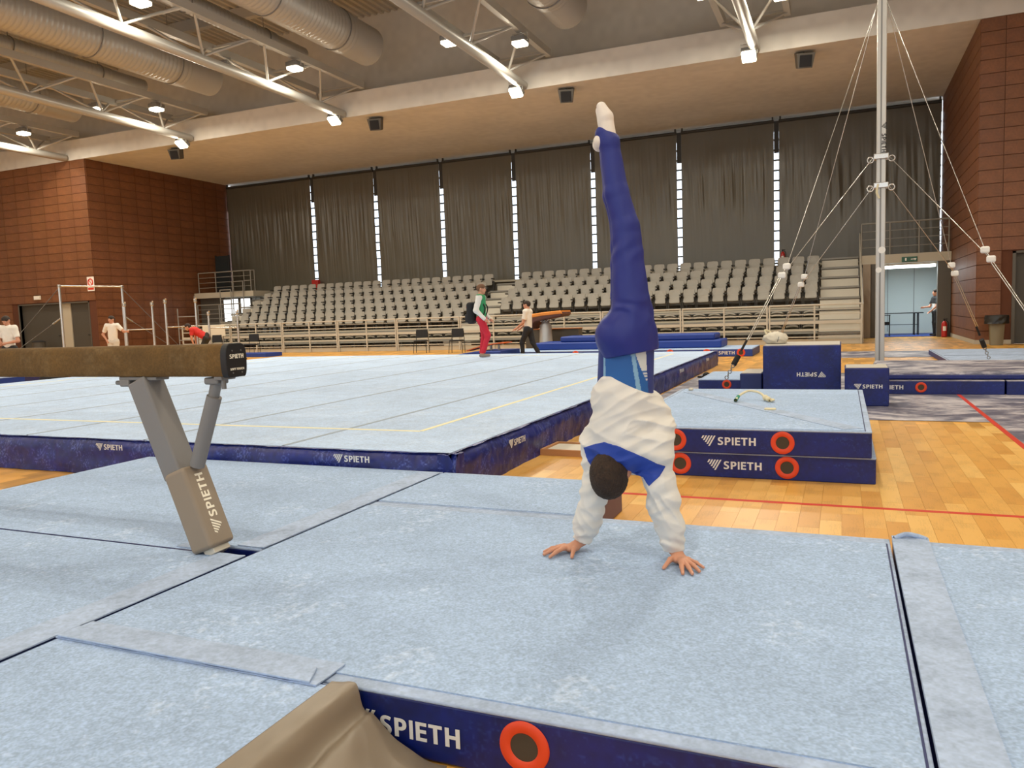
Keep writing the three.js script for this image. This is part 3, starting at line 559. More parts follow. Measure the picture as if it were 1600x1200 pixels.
// the floor exercise area
{
  const x0 = -15.35, x1 = -2.65, z0 = -18.45, z1 = -5.09, h = .33, o = thing('floor_area', 'large pale blue floor exercise area with a navy padded skirt', 'floor area', [(x0 + x1) / 2, 0, (z0 + z1) / 2]), w = x1 - x0, d = z1 - z0;
  obj('platform', bx(w - .3, h - .02, d - .3, 0, (h - .02) / 2, 0), M.blackMatte, o);
  const n = 8, sw = (w - .12) / n;
  for (let i = 0; i < n; i++) obj('carpet_strip', boxUV(new RoundedBoxGeometry(sw - .022, .03, d - .12, 1, .006).translate(-w / 2 + .06 + (i + .5) * sw, h - .015, 0)), M.pale, o);
  for (let i = 1; i < n; i++) obj('seam_tape', bx(.05, .002, d - .14, -w / 2 + .06 + i * sw, h + .0005, 0), M.tape, o);
  const lx0 = -14.5 - o.position.x, lx1 = -3.5 - o.position.x, lz0 = -17.5 - o.position.z, lz1 = -6.08 - o.position.z;
  for (const g of [bx2(lx0, lx1, h, h + .002, lz1 - .025, lz1 + .025), bx2(lx0, lx1, h, h + .002, lz0 - .025, lz0 + .025), bx2(lx0 - .025, lx0 + .025, h, h + .002, lz0, lz1), bx2(lx1 - .025, lx1 + .025, h, h + .002, lz0, lz1)]) obj('boundary_line', g, M.line, o);
  // wavy padded skirts
  const skirt = (len) => { const nx = Math.round(len / .05), g = new THREE.BoxGeometry(len, h, .16, nx, 8, 4), p = g.attributes.position;
    for (let i = 0; i < p.count; i++) { const x = p.getX(i), y = p.getY(i) / h + .5, z = p.getZ(i); let e = .014 * noise3(x * 1.3, y * 1.2, len) + .008 * noise3(x * 5, y * 2, len + 3); if (z > .07) p.setZ(i, z - .05 * Math.max(0, y - .72) ** 2 / .078 * 1.1 + e * (y < .95 ? 1 : 0) - .012); if (y > .99) p.setY(i, p.getY(i) - .006 + .006 * noise3(x * 2.2, z * 8, 5)); }
    g.computeVertexNormals(); return boxUV(g); };
  const s1 = obj('skirt', skirt(w), M.skirt, o); s1.position.set(0, h / 2, d / 2 - .075);
  const s2 = obj('skirt', skirt(d - .02), M.skirt, o); s2.rotation.y = Math.PI / 2; s2.position.set(w / 2 - .075, h / 2, 0);
  const s3 = obj('skirt', skirt(w), M.skirt, o); s3.rotation.y = Math.PI; s3.position.set(0, h / 2, -d / 2 + .075);
  const s4 = obj('skirt', skirt(d - .02), M.skirt, o); s4.rotation.y = -Math.PI / 2; s4.position.set(-w / 2 + .075, h / 2, 0);
  for (const x of [-3.55, -6.2, -8.9]) logoAt(o, x - o.position.x, .265, d / 2 + .022, .05);
  for (const z of [-6.25, -9.8, -13.9, -16.8]) logoAt(o, w / 2 + .022, .24, z - o.position.z, .055, Math.PI / 2);
}
// stack of two thick mats on the parquet
function thick(label, x0, x1, z0, z1, y0, h, opt = {}) { const m = mat(label, x0, x1, z0, z1, y0, h, opt.rim ?? [.05, .05, .03, .04], opt); m.name = numbered('thick_mat'); return m; }
{
  const a = thick('lower navy mat of the stack of two on the parquet', -1.72, .235, -9.25, -6.27, 0, .2, { plain: true, rim: [0, 0, 0, 0], rim2: 0 });
  const b = thick('upper navy mat of the stack of two, pale blue top', -1.75, .205, -9.25, -6.24, .2, .2);
  for (const [m, cx, y, dx] of [[a, -.7425, .1, 0], [b, -.7725, .098, 0]]) { const zf = m === a ? 1.488 : 1.503; ringAt(m, -1.24 - cx + (m === a ? .03 : 0), y, zf, .088); ringAt(m, -.42 - cx + (m === a ? .03 : 0), y, zf, .088); logoAt(m, -.82 - cx + (m === a ? .04 : 0), y, zf, .062); }
  const st = obj('strap', bar(V(-1.58 + .7725, .2062, -8.85 + 7.745), V(.08 + .7725, .2062, -6.33 + 7.745), .16, .003), M.strip, b); st.userData.label = 'grey felt strap lying diagonally';
}
// blocks and mats further back
function block(label, x0, x1, z0, z1, y0, h, mt = M.navy) { const o = thing('foam_block', label, 'foam block', [(x0 + x1) / 2, y0, (z0 + z1) / 2]); obj('body', rbx(x1 - x0, h, z1 - z0, .02, 0, h / 2, 0, 3), mt, o); obj('top_panel', rbx(x1 - x0 - .03, .01, z1 - z0 - .03, .004, 0, h + .001, 0), std({ color: col('#b7b2a8'), roughness: .7 }), o); return o; }
{ const b = block('large navy foam block with an upside-down logo, below the chalk bag', -1.07, -.015, -12.95, -11.9, 0, .76); logoAt(b, .13, .34, .529, .058, 0, Math.PI); }
{ const b = block('smaller navy foam block with a logo beside the tall post', .03, .555, -11.6, -11, 0, .5); logoAt(b, .02, .26, .302, .05); }
{ const b = mat('pale blue mat behind the large foam block', -2.2, -1.1, -14.7, -13.05, 0, .16, [.04, .04, .04, .04]); b.name = numbered('crash_mat'); ringAt(b, -1.74 + 1.65, .08, .828, .075); }
{ const b = block('small dark wedge pad left of the large foam block', -1.42, -1.1, -12.9, -12.1, .0, .34, M.navySmooth); }
{ const m = mat('long navy mat on the right with orange vent', .4, 2.07, -15, -12.5, 0, .2, [0, 0, 0, 0], { plain: true, rimMat: M.marbleTop }); ringAt(m, 1.04 - 1.235, .1, 1.252, .075); const t = obj('logo', textGeo('SPIETH', .06, .0015, 1.12), M.print, m); t.position.set(.67 - 1.235, .1, 1.2505);
  mat('long navy mat at the right edge, beyond the one with the vent', 2.09, 4.4, -15, -12.5, 0, .2, [0, 0, 0, 0], { plain: true, rimMat: M.marbleTop });
  const o = thing('crash_mat', 'chalky soft mat lying on the long navy mats', 'mat', [2.35, .2, -13.75]); const g = new RoundedBoxGeometry(3.7, .12, 2.3, 4, .05), p = g.attributes.position; for (let i = 0; i < p.count; i++) if (p.getY(i) > .03) p.setY(i, p.getY(i) + .012 * noise3(p.getX(i) * 2, 0, p.getZ(i) * 2)); g.computeVertexNormals(); obj('pad', boxUV(g.translate(0, .06, 0)), M.marbleTop, o); obj('side_band', rbx(3.72, .07, 2.32, .02, 0, .042, 0), M.navy, o); }
{ const m = mat('thin pale mat near the waste bin on the far right', 1.95, 6.2, -21.6, -17.3, 0, .12, [.03, .03, .03, .03], { top: M.strip }); m.name = numbered('thin_mat'); ringAt(m, 2.42 - 4.075, .06, 2.153, .05); logoAt(m, 2.85 - 4.075, .06, 2.153, .06); obj('joint', bx(4.1, .003, .02, 0, .1245, .3), M.navySmooth, m); }
// landing mats behind the floor area
{ const m = mat('long blue mat along the back edge of the floor area', -9.7, -2.2, -23.6, -21.6, 0, .2, [.02, .02, .02, .02], { body: M.blueMat }); m.name = numbered('runway_mat'); for (const x of [-7.15, -4.4, -3.4, -2.5]) ringAt(m, x + 5.95, .1, 1.002, .11); logoAt(m, -2.96 + 5.95, .1, 1.002, .09);
  const o = thing('crash_mat', 'thick blue crash mat stacked on the far blue mats', 'mat', [-5.9, .206, -22.9]); obj('pad', rbx(5.6, .22, 1.3, .05, 0, .11, 0, 3), M.blueMat, o);
  const o2 = thing('crash_mat', 'second blue crash mat on top of the far blue mats', 'mat', [-5.9, .428, -22.95]); obj('pad', rbx(4.6, .17, 1.1, .05, .3, .085, 0, 3), M.blueMat, o2);
  const w = thing('wedge_mat', 'blue wedge mat behind the man in green', 'mat', [-10.0, 0, -20.6]); const s = new THREE.Shape(); s.moveTo(-1.8, 0); s.lineTo(1.2, 0); s.lineTo(1.2, .28); s.lineTo(.4, .28); s.closePath(); obj('pad', boxUV(clean(new THREE.ExtrudeGeometry(s, { depth: 1.4, bevelEnabled: true, bevelSize: .02, bevelThickness: .02 }).translate(0, .02, -.7))), M.blueMat, w);
  const sb = thing('springboard', 'orange springboard on the blue wedge mat', 'springboard', [-9.45, .305, -20.6]); const s2 = new THREE.Shape(); s2.moveTo(-.6, 0); s2.quadraticCurveTo(.1, .22, .6, .21); s2.lineTo(.6, .18); s2.quadraticCurveTo(.1, .18, -.6, -.03); s2.closePath(); obj('board', boxUV(clean(new THREE.ExtrudeGeometry(s2, { depth: .6, bevelEnabled: false }).translate(0, .03, -.3))), std({ color: col('#d9692a'), roughness: .5 }), sb); for (const x of [-.1, .15, .4]) obj('spring', rod(V(x, .02, .2), V(x, .18, .2), .035), M.metal, sb); }
{ const m = mat('blue mat seen beyond the end of the beam, by the rails', -24.6, -20.7, -25.2, -24.2, 0, .14, [.02, .02, .02, .02], { body: M.blueMat, top: M.blueMat, rimMat: M.blueMat }); m.name = numbered('runway_mat'); }
{ const m = mat('navy mat with an orange vent seen under the beam', -21.5, -16.6, -16.0, -13.7, 0, .3, [.02, .02, .02, .02]); m.name = numbered('crash_mat'); ringAt(m, 1.2, .15, 1.152, .14); }
{ const m = mat('blue striped mat under the beam at the left edge', -20.5, -16.9, -11.8, -10.0, 0, .35, [.02, .02, .02, .02], { body: M.blueMat }); m.name = numbered('crash_mat'); }

// ---------- balance beam ----------
{
  const o = thing('balance_beam', 'tan suede balance beam on padded grey legs', 'balance beam', [-2.97, .2, -2.97]);
  const X = x => x + 2.97, Y = y => y - .2;
  const prof = (k = 1) => { const s = new THREE.Shape(); s.moveTo(-.05 * k, 0); s.lineTo(.05 * k, 0); s.bezierCurveTo(.062 * k, .004, .066 * k, .04, .066 * k, .078); s.bezierCurveTo(.066 * k, .118, .064 * k, .15, .036 * k, .1575); s.lineTo(-.036 * k, .1575); s.bezierCurveTo(-.064 * k, .15, -.066 * k, .118, -.066 * k, .078); s.bezierCurveTo(-.066 * k, .04, -.062 * k, .004, -.05 * k, 0); return s; };
  const ext = (s, len, b = 0) => { const g = new THREE.ExtrudeGeometry(s, { depth: len, bevelEnabled: b > 0, bevelSize: b, bevelThickness: b, bevelSegments: 2, curveSegments: 8, steps: 1 }); g.rotateY(Math.PI / 2); return boxUV(clean(g)); };
  const beam = obj('beam_body', ext(prof(), 4.95), M.suede, o); beam.position.set(X(-7.7), Y(1.103), 0);
  const cap = obj('end_cap', ext(prof(1.02), .03, .004), M.black, o); cap.position.set(X(-2.752), Y(1.102), 0); cap.userData.label = 'black end cap with lettering';
  const t1 = obj('logo', textGeo('SPIETH', .021, .0012, 1.05), M.printWhite, cap); t1.rotation.y = Math.PI / 2; t1.position.set(.0345, .098, 0);
  const t2 = obj('logo', textGeo('SOFT TOUCH', .0105, .0012, 1.08), M.printWhite, cap); t2.rotation.y = Math.PI / 2; t2.position.set(.0345, .036, 0);
  obj('screw', [[-.03, .125], [.03, .125], [-.03, .018], [.03, .018]].map(([z, y]) => new THREE.CylinderGeometry(.004, .004, .003, 8).rotateZ(Math.PI / 2).translate(.036, y, z)), M.metal, cap);
  for (const mir of [1, -1]) {
    const cx = mir > 0 ? 0 : 2 * (-5.2 + 2.97), mx = x => mir > 0 ? X(x) : cx - X(x);
    const box = (a, b, w, d, r, mat, nm) => { const len = a.distanceTo(b), g = new RoundedBoxGeometry(w, len, d, 3, r); g.applyQuaternion(new THREE.Quaternion().setFromUnitVectors(V(0, 1, 0), b.clone().sub(a).normalize())); g.translate((a.x + b.x) / 2, (a.y + b.y) / 2, (a.z + b.z) / 2); return obj(nm, boxUV(g), mat, o); };
    box(V(mx(-3.335), Y(1.085), 0), V(mx(-3.125), Y(.585), 0), .125, .13, .012, M.legGrey, 'leg');
    const pad = box(V(mx(-3.105), Y(.625), 0), V(mx(-2.945), Y(.225), 0), .145, .17, .022, M.legPad, 'leg_pad');
    box(V(mx(-2.955), Y(.26), 0), V(mx(-2.915), Y(.20), 0), .07, .11, .006, M.cream, 'foot');
    obj('brace', rod(V(mx(-3.02), Y(.645), 0), V(mx(-2.875), Y(1.0), 0), .037, 16), M.legGrey, o);
    obj('brace_rod', [rod(V(mx(-2.885), Y(.98), 0), V(mx(-2.855), Y(1.075), 0), .027, 14), rbx(.09, .035, .08, .01, mx(-2.855), Y(1.08), 0)], M.greyMetal, o);
    obj('clamp', [rbx(.26, .02, .09, .006, mx(-3.34), Y(1.093), 0), rod(V(mx(-3.5), Y(1.07), .03), V(mx(-3.44), Y(1.07), .03), .012), rod(V(mx(-2.79), Y(1.04), .02), V(mx(-2.79), Y(1.1), .02), .012), rbx(.05, .02, .1, .005, mx(-2.8), Y(1.095), 0), rbx(.07, .04, .1, .01, mx(-3.43), Y(1.07), 0)], M.greyMetal, o);
    if (mir > 0) { // lettering runs down the pad's upper right face
      const a = V(X(-3.105), Y(.625), 0), b = V(X(-2.945), Y(.225), 0), d = b.clone().sub(a).normalize(), n = V(-d.y, d.x, 0).normalize(); if (n.x < 0) n.negate();
      const zax = n, xax = d.clone().negate(), yax = zax.clone().cross(xax);
      const m4 = new THREE.Matrix4().makeBasis(xax, yax, zax); const g = mergeGeometries([textGeo('SPIETH', .05, .0015, 1.1).translate(.05, 0, 0), emblemGeo(.06, .0015).translate(-.115, 0, 0)]);
      g.applyMatrix4(m4); const c = a.clone().add(b).multiplyScalar(.5).addScaledVector(n, .0728); obj('logo', g.translate(c.x, c.y, c.z), M.printWhite, o);
    }
  }
}
// ---------- tall rings post with stays ----------
{
  const px = .62, pz = -15.5, o = thing('rings_post', 'tall pale metal post of the rings frame with steel stays', 'post', [px, 0, pz]);
  obj('post', [rbx2(-.075, .075, 0, 7.2, -.06, .06, .015)], M.alu, o); obj('groove', bx2(-.02, .005, .1, 7.1, .0595, .0625), M.greyMetal, o);
  obj('base_plate', rbx2(-.2, .2, 0, .03, -.25, .25, .008), M.greyMetal, o);
  const lg = obj('logo', mergeGeometries([textGeo('SPIETH', .07, .0015, 1.1), emblemGeo(.09, .0015).translate(-.3, 0, 0)]).rotateZ(-Math.PI / 2), M.blackMatte, o); lg.position.set(.04, 4.1, .0605);
  for (const y of [3.88, 3.38]) { obj('collar', rbx2(-.12, .12, y - .05, y + .05, -.09, .09, .015), M.chrome, o); }
  obj('sticker', new THREE.CylinderGeometry(.06, .06, .002, 20).rotateX(Math.PI / 2).translate(.02, 2.25, .062), M.white, o); obj('sticker', [new THREE.CylinderGeometry(.05, .05, .002, 20).rotateX(Math.PI / 2).translate(-.03, 1.9, .062)], M.white, o);
  obj('strap_hook', tube([V(-.05, 3.4, .08), V(-.07, 3.25, .1), V(-.03, 3.15, .09)], .02, 12, 6), M.rope, o);
  for (const [a, y] of [[[-1.75, .17, -13.02], 1], [[2.9, .336, -13.4], 1], [[2.64, .15, -17.6], 0], [[-1.5, .02, -17.6], 0]]) {
    const A = V(a[0] - px, a[1], a[2] - pz), Pm = V(0, 5, 0), B = A.clone().lerp(Pm, .365), s = Math.sign(A.x), dir = Pm.clone().sub(A).normalize();
    const top = V(.07 * s, 6.5, 0), mid = V(.14 * s, y ? 3.86 : 3.36, 0);
    const B1 = B.clone().addScaledVector(dir, .06), B2 = B.clone().addScaledVector(dir, -.12);
    obj('stay_cable', rod(top, B1, .0065, 6), M.chrome, o); obj('stay_cable', rod(mid, B2, .0065, 6), M.chrome, o);
    const T = A.clone().addScaledVector(dir, .75);
    obj('stay_cable', rod(B1, T.clone().add(V(.03, 0, 0)), .008, 6), M.chrome, o); obj('stay_cable', rod(B2.clone().add(V(-.03, 0, 0)), T, .008, 6), M.chrome, o);
    const blk = (c) => rbx(.125, .105, .09, .03, c.x, c.y, c.z, 3); obj('pulley_block', blk(B1), M.white, o); obj('pulley_block', blk(B2), M.white, o);
    obj('eyelet', new THREE.TorusGeometry(.05, .012, 6, 16).translate(mid.x + .03 * s, mid.y - .02, 0), M.chrome, o);
    obj('turnbuckle', [rod(A.clone().addScaledVector(dir, .28), A.clone().addScaledVector(dir, .45), .045, 10), rod(A.clone().addScaledVector(dir, .55), T, .02, 8)], M.blackMatte, o);
    const ch = []; for (let k = 0; k < 5; k++) { const c = A.clone().addScaledVector(dir, .03 + .055 * k); const t = new THREE.TorusGeometry(.026, .008, 6, 12); t.rotateY(k % 2 ? Math.PI / 2 : 0); ch.push(t.translate(c.x, c.y, c.z)); } obj('chain', ch, M.metal, o);
  }
}
// ---------- vault table ----------
{
  const o = thing('vault_table', 'orange-topped vaulting table behind the man in white', 'vault table', [-8.95, .0, -24]);
  obj('pillar', lathe([[.0, 0], [.28, 0], [.27, .05], [.235, .1], [.19, .95], [.13, 1.0], [.13, 1.12], [0, 1.12]], 24), M.alu, o);
  const s = new THREE.Shape(); s.moveTo(-.62, -.32); s.quadraticCurveTo(-.66, -.05, -.45, .03); s.quadraticCurveTo(.0, .12, .62, .13); s.quadraticCurveTo(.7, .1, .62, .02); s.quadraticCurveTo(.1, -.04, -.25, -.12); s.quadraticCurveTo(-.4, -.2, -.45, -.36); s.quadraticCurveTo(-.55, -.42, -.62, -.32);
  const top = obj('table_top', clean(new THREE.ExtrudeGeometry(s, { depth: .8, bevelEnabled: true, bevelSize: .03, bevelThickness: .06, bevelSegments: 3 }).translate(.05, 1.22, -.4)), std({ color: col('#5c3a30'), roughness: .6 }), o);
  const s2 = new THREE.Shape(); s2.moveTo(-.5, .045); s2.quadraticCurveTo(0, .13, .64, .15); s2.lineTo(.66, .09); s2.quadraticCurveTo(0, .06, -.5, -.02); s2.closePath();
  obj('top_pad', clean(new THREE.ExtrudeGeometry(s2, { depth: .86, bevelEnabled: true, bevelSize: .025, bevelThickness: .06, bevelSegments: 3 }).translate(.05, 1.22, -.43)), std({ color: col('#e08a35'), roughness: .6 }), o);
  obj('springs', [-.1, 0, .1].map(x => new THREE.TorusGeometry(.05, .015, 6, 12).translate(x, 1.12, .15)), M.chrome, o);
  const b = thing('cabinet_box', 'dark grey wooden box cabinet beside the vault table', 'box', [-9.0, 0, -24.9]); obj('body', rbx2(-.95, .95, 0, .78, -.2, .2, .01), std({ color: col('#4d4a44'), roughness: .8 }), b); obj('top_edge', rbx2(-.97, .97, .78, .81, -.22, .22, .008), std({ color: col('#a86a3c') }), b);
}
// ---------- bars at the left ----------
{
  const o = thing('high_bar', 'steel high bar with stays in front of the left doors', 'high bar', [-24, 0, -19.4]), A = V(-.17, 0, 1.06), B = V(.2, 0, -1.1);
  for (const p of [A, B]) { obj('post', rod(p, V(p.x, 2.78, p.z), .05, 12, .04), M.chrome, o); obj('post_head', rbx(.09, .1, .09, .02, p.x, 2.8, p.z), M.chrome, o); obj('post_base', rbx(.4, .05, .4, .01, p.x, .025, p.z), M.blackMatte, o); }
  obj('bar', rod(V(A.x, 2.8, A.z), V(B.x, 2.8, B.z), .028, 10), M.chrome, o);
  for (const [p, e, s] of [[A, -1, 1], [B, 1, 1], [A, 1, -1], [B, -1, -1]]) { const a = V(p.x + s * e * 1.2, .03, p.z + (p === A ? 1.9 : -1.9)); obj('stay_cable', rod(V(p.x, 2.74, p.z), a, .012, 6), M.metal, o); obj('stay_cable', rod(V(p.x, 1.75, p.z), a, .012, 6), M.metal, o); obj('hook', rod(V(p.x, 1.75, p.z), V(p.x, 1.75, p.z).lerp(a, .12), .03, 8), M.chrome, o); }
}
function barsFrame(label, x, z, dx, dz, h, bar2) {
  const o = thing('bars_frame', label, 'bars', [x, 0, z]);
  for (const s of [-1, 1]) { obj('post', rod(V(s * dx, 0, s * dz), V(s * dx, h, s * dz), .05, 12, .035), M.chrome, o); obj('post_head', [rbx(.1, .14, .1, .03, s * dx, h, s * dz), rod(V(s * dx, h, s * dz), V(s * dx + .05, h + .1, s * dz), .03)], M.chrome, o); obj('post_base', rbx(.5, .05, .2, .01, s * dx, .025, s * dz), M.blackMatte, o); }
  obj('bar', rod(V(-dx, bar2, -dz), V(dx, bar2, dz), .022, 8), M.chrome, o);
  return o;
}
barsFrame('chrome bar frame right of the high bar, near the man in white', -23.3, -20.7, .45, -.2, 2.15, 1.25);
barsFrame('chrome bar frame nearer the man in red', -21.5, -20.9, .45, -.25, 2.2, 1.3);
barsFrame('low chrome bar frame behind the man in red', -21.2, -22.6, .5, -.2, 1.75, 1.2);
{ const o = thing('rack_frame', 'thin grey tube frame behind the man in red', 'frame', [-25.1, 0, -26.4]); o.position.set(-25.6, 0, -25.2); for (const x of [-.5, .5]) obj('post', rod(V(x, 0, 0), V(x, 2.3 + x * .5, 0), .025), M.greyMetal, o); for (const y of [.7, 1.2, 1.7]) obj('rail', rod(V(-.5, y, 0), V(.5, y, 0), .018), M.greyMetal, o); }
{ const o = thing('whiteboard', 'pale board leaning on the rails behind the man in red', 'board', [-25.9, 0, -27.0]); obj('board', rbx(1.3, .5, .03, .01, 0, 1.05, 0), M.cream, o); for (const x of [-.5, .5]) obj('leg', rod(V(x, 0, -.02), V(x, .9, -.02), .02), M.greyMetal, o); }
// ---------- chairs ----------
function chair(x, z, turn, label) {
  const o = thing('stacking_chair', label, 'chair', [x, 0, z], turn, 'black chairs in front of the stands');
  obj('seat', rbx(.46, .05, .44, .02, 0, .45, 0), M.blackMatte, o); const b = obj('backrest', rbx(.44, .32, .04, .018, 0, 0, 0, 3), M.blackMatte, o); b.position.set(0, .72, -.24); b.rotation.x = -.14;
  for (const sx of [-1, 1]) { obj('leg', rod(V(sx * .22, .44, .18), V(sx * .25, 0, .24), .012), M.black, o); obj('leg', rod(V(sx * .22, .8, -.25), V(sx * .25, 0, -.26), .012), M.black, o); }
  return o;
}
chair(-14.55, -25.6, .3, 'black stacking chair before the rails, left of the pair by the man in green');
chair(-12.9, -25.3, .25, 'black stacking chair nearest the man in green with the backpack');
chair(-22.6, -25.6, .2, 'black stacking chair just beyond the end of the beam');
chair(-24.6, -25.6, .2, 'black stacking chair behind the man in red');
// ---------- small things ----------
{ const o = thing('chalk_bag', 'cream chalk bag lying on the large foam block', 'bag', [-.92, .772, -12.35]); const g = new THREE.SphereGeometry(1, 32, 20), p = g.attributes.position; for (let i = 0; i < p.count; i++) { const x = p.getX(i), y = p.getY(i), z = p.getZ(i), n = 1 + .13 * noise3(x * 2, y * 2, z * 2); p.setXYZ(i, x * .18 * n, Math.max(-.07, y * .1 * n + .0) + .07, z * .14 * n); } g.computeVertexNormals(); obj('bag_body', g, M.cream, o); obj('handle', tube([V(-.12, .12, .03), V(-.16, .2, .0), V(-.1, .18, -.05), V(-.05, .13, -.04)], .014, 20, 6), M.rope, o); obj('cord', tube([V(.02, .165, .05), V(.05, .1, .13), V(.03, .03, .155)], .006, 16, 6), M.legGrey, o); }
{ const o = thing('hand_loop', 'white and green strap loop lying on the stacked mats', 'strap', [-.82, .4085, -8.05]); obj('strap', tube([V(-.15, .02, .14), V(-.13, .05, -.02), V(-.05, .085, -.12), V(.05, .07, -.1), V(.12, .03, 0), V(.16, .018, .1)], .012, 40, 8), M.rope, o); obj('strap_end', tube([V(-.15, .02, .16), V(-.15, .02, .1), V(-.138, .045, .02)], .017, 16, 8), std({ color: col('#3f8f74') }), o); obj('knot', [new THREE.SphereGeometry(.03, 12, 8).translate(.12, .03, 0), new THREE.SphereGeometry(.026, 12, 8).translate(.15, .026, .07), tube([V(.12, .02, 0), V(.2, .015, .04), V(.17, .015, .14)], .011, 16, 6)], M.rope, o); }
tag(obj('chalk_piece', rbx(.1, .02, .05, .008, -.6, .4155, -7.35), M.rope), 'small cream chalk piece on the stacked mats', 'chalk');
tag(obj('chalk_piece', rbx(.05, .03, .05, .01, -1.6, .4205, -9.0), M.cream), 'tiny cream chalk piece at the far corner of the stacked mats', 'chalk');
{ const o = thing('wooden_tray', 'shallow wooden tray with white chalk on the parquet', 'tray', [-2.2, 0, -7.08], -.04); obj('frame', [bx2(-.45, .45, 0, .06, .2, .225), bx2(-.45, .45, 0, .06, -.225, -.2), bx2(-.45, -.425, 0, .06, -.2, .2), bx2(.425, .45, 0, .06, -.2, .2)], M.woodTray, o); obj('chalk_bed', rbx2(-.425, .425, 0, .045, -.2, .2, .01), M.cream, o); }
for (const [k, dx, dz] of [[0, 0, 0], [1, .3, .16]]) { const o = thing('slipper', k ? 'nearer black slipper beside the floor area' : 'farther black slipper beside the floor area', 'slipper', [-2.42 + dx, .002, -15.1 + dz], .9 + k * .3); obj('sole', rbx(.11, .03, .3, .014, 0, .015, 0), M.blackMatte, o); obj('strap', new THREE.TorusGeometry(.055, .03, 8, 14, Math.PI).scale(1, 1, 1.6).translate(0, .03, .05), M.blackMatte, o); }
{ const o = thing('waste_bin', 'grey waste bin with a black liner by the right tiled wall', 'bin', [3.98, 0, -25.45]); obj('bin_body', clean(new THREE.CylinderGeometry(.25, .2, .68, 4, 1).rotateY(Math.PI / 4).translate(0, .34, 0)), std({ color: col('#77705c'), roughness: .6 }), o); const g = new THREE.CylinderGeometry(.28, .30, .24, 28, 4), p = g.attributes.position; for (let i = 0; i < p.count; i++) { const n = 1 + .1 * noise3(p.getX(i) * 9, p.getY(i) * 9, p.getZ(i) * 9); p.setX(i, p.getX(i) * n); p.setZ(i, p.getZ(i) * n); } g.computeVertexNormals(); obj('liner', g.translate(0, .72, 0), std({ color: col('#1a1917'), roughness: .35 }), o); }
function extinguisher(x, y, z, label) { const o = thing('fire_extinguisher', label, 'extinguisher', [x, y, z]); obj('cylinder', lathe([[0, 0], [.085, 0], [.09, .03], [.09, .46], [.06, .53], [.03, .56], [0, .56]], 20), M.redCan, o); obj('valve', [rod(V(0, .56, 0), V(0, .62, 0), .02), rbx(.14, .03, .03, .008, .03, .63, 0)], M.blackMatte, o); obj('hose', tube([V(.05, .6, 0), V(.12, .5, .02), V(.1, .2, .03)], .014, 16, 6), M.blackMatte, o); obj('label_plate', clean(new THREE.CylinderGeometry(.0915, .0915, .16, 12, 1, true, -.6, 1.2).translate(0, .3, 0)), M.white, o); }
extinguisher(3.3, 0, -31.2, 'red fire extinguisher standing beside the open doorway');
extinguisher(-2.28, 2.951, -34.4, 'red fire extinguisher on the gallery behind the right seats');
{ const o = thing('fire_box', 'red hose box on the gallery behind the left seats', 'box', [-25.9, 2.951, -34.6]); obj('box', rbx(.42, .55, .2, .02, 0, .28, 0), M.redCan, o); obj('door', rbx(.36, .46, .012, .005, 0, .28, .104), M.redCan, o); }
{ const o = thing('no_smoking_sign', 'white and red prohibition sign on the left tiled wall', 'sign', [-32.1, 3.4, ZF + .03]); obj('plate', rbx(.44, .66, .02, .005, 0, 0, 0), M.white, o); obj('symbol', [clean(new THREE.TorusGeometry(.15, .028, 8, 28).translate(0, .08, .012)), bar(V(-.1, .18, .014), V(.1, -.02, .014), .03, .02)], M.red, o); obj('symbol_band', bx(.38, .1, .006, 0, -.22, .011), M.red, o); }
{ const o = thing('exit_sign', 'small white exit lamp above the left double door', 'sign', [-35.75, 2.9, ZF + .06]); obj('sign_box', rbx(.44, .2, .08, .02), M.cream, o); obj('sign_face', bx(.38, .14, .006, 0, 0, .042), M.white, o); }
{ const o = thing('exit_sign', 'green exit sign hanging above the open doorway', 'sign', [2.2, 2.79, -31.456]); obj('sign_box', rbx(.5, .18, .05, .01), std({ color: col('#2f5d4c'), roughness: .5 }), o); obj('arrow', [bx(.12, .03, .004, .1, 0, .027), clean(new THREE.CylinderGeometry(.05, .05, .004, 3).rotateX(Math.PI / 2).translate(.18, 0, .027)), bx(.05, .1, .004, -.12, 0, .027)], M.white, o); }
// doorway things
{ const o = thing('folding_table', 'dark thin-legged table in the corridor behind the doorway', 'table', [1.95, 0, -33.2]); obj('tabletop', rbx(1.7, .03, .6, .008, 0, .85, 0), M.blackMatte, o); for (const x of [-.75, .55, .68]) for (const z of [-.25, .25]) obj('leg', rod(V(x, 0, z), V(x, .84, z), .018), M.blackMatte, o); obj('stretcher', rod(V(-.75, .42, .25), V(.68, .42, .25), .012), M.blackMatte, o);
  const c = thing('stool_cart', 'small dark wheeled cart at the left of the doorway', 'cart', [1.5, 0, -32.4]); obj('shelf', [rbx(.3, .03, .3, .008, 0, .8, 0), rbx(.26, .1, .26, .02, 0, .5, 0)], M.blackMatte, c); for (const sx of [-1, 1]) for (const sz of [-1, 1]) { obj('leg', rod(V(sx * .12, .06, sz * .12), V(sx * .12, .8, sz * .12), .014), M.blackMatte, c); obj('wheel', clean(new THREE.CylinderGeometry(.05, .05, .03, 14).rotateZ(Math.PI / 2).translate(sx * .12, .05, sz * .12)), M.blackMatte, c); }
  tag(obj('floor_cover', rbx2(1.05, 3.4, .0, .02, -34.8, -32.0, .006), M.blueMat), 'blue mat on the corridor floor behind the doorway', 'floor cover'); }
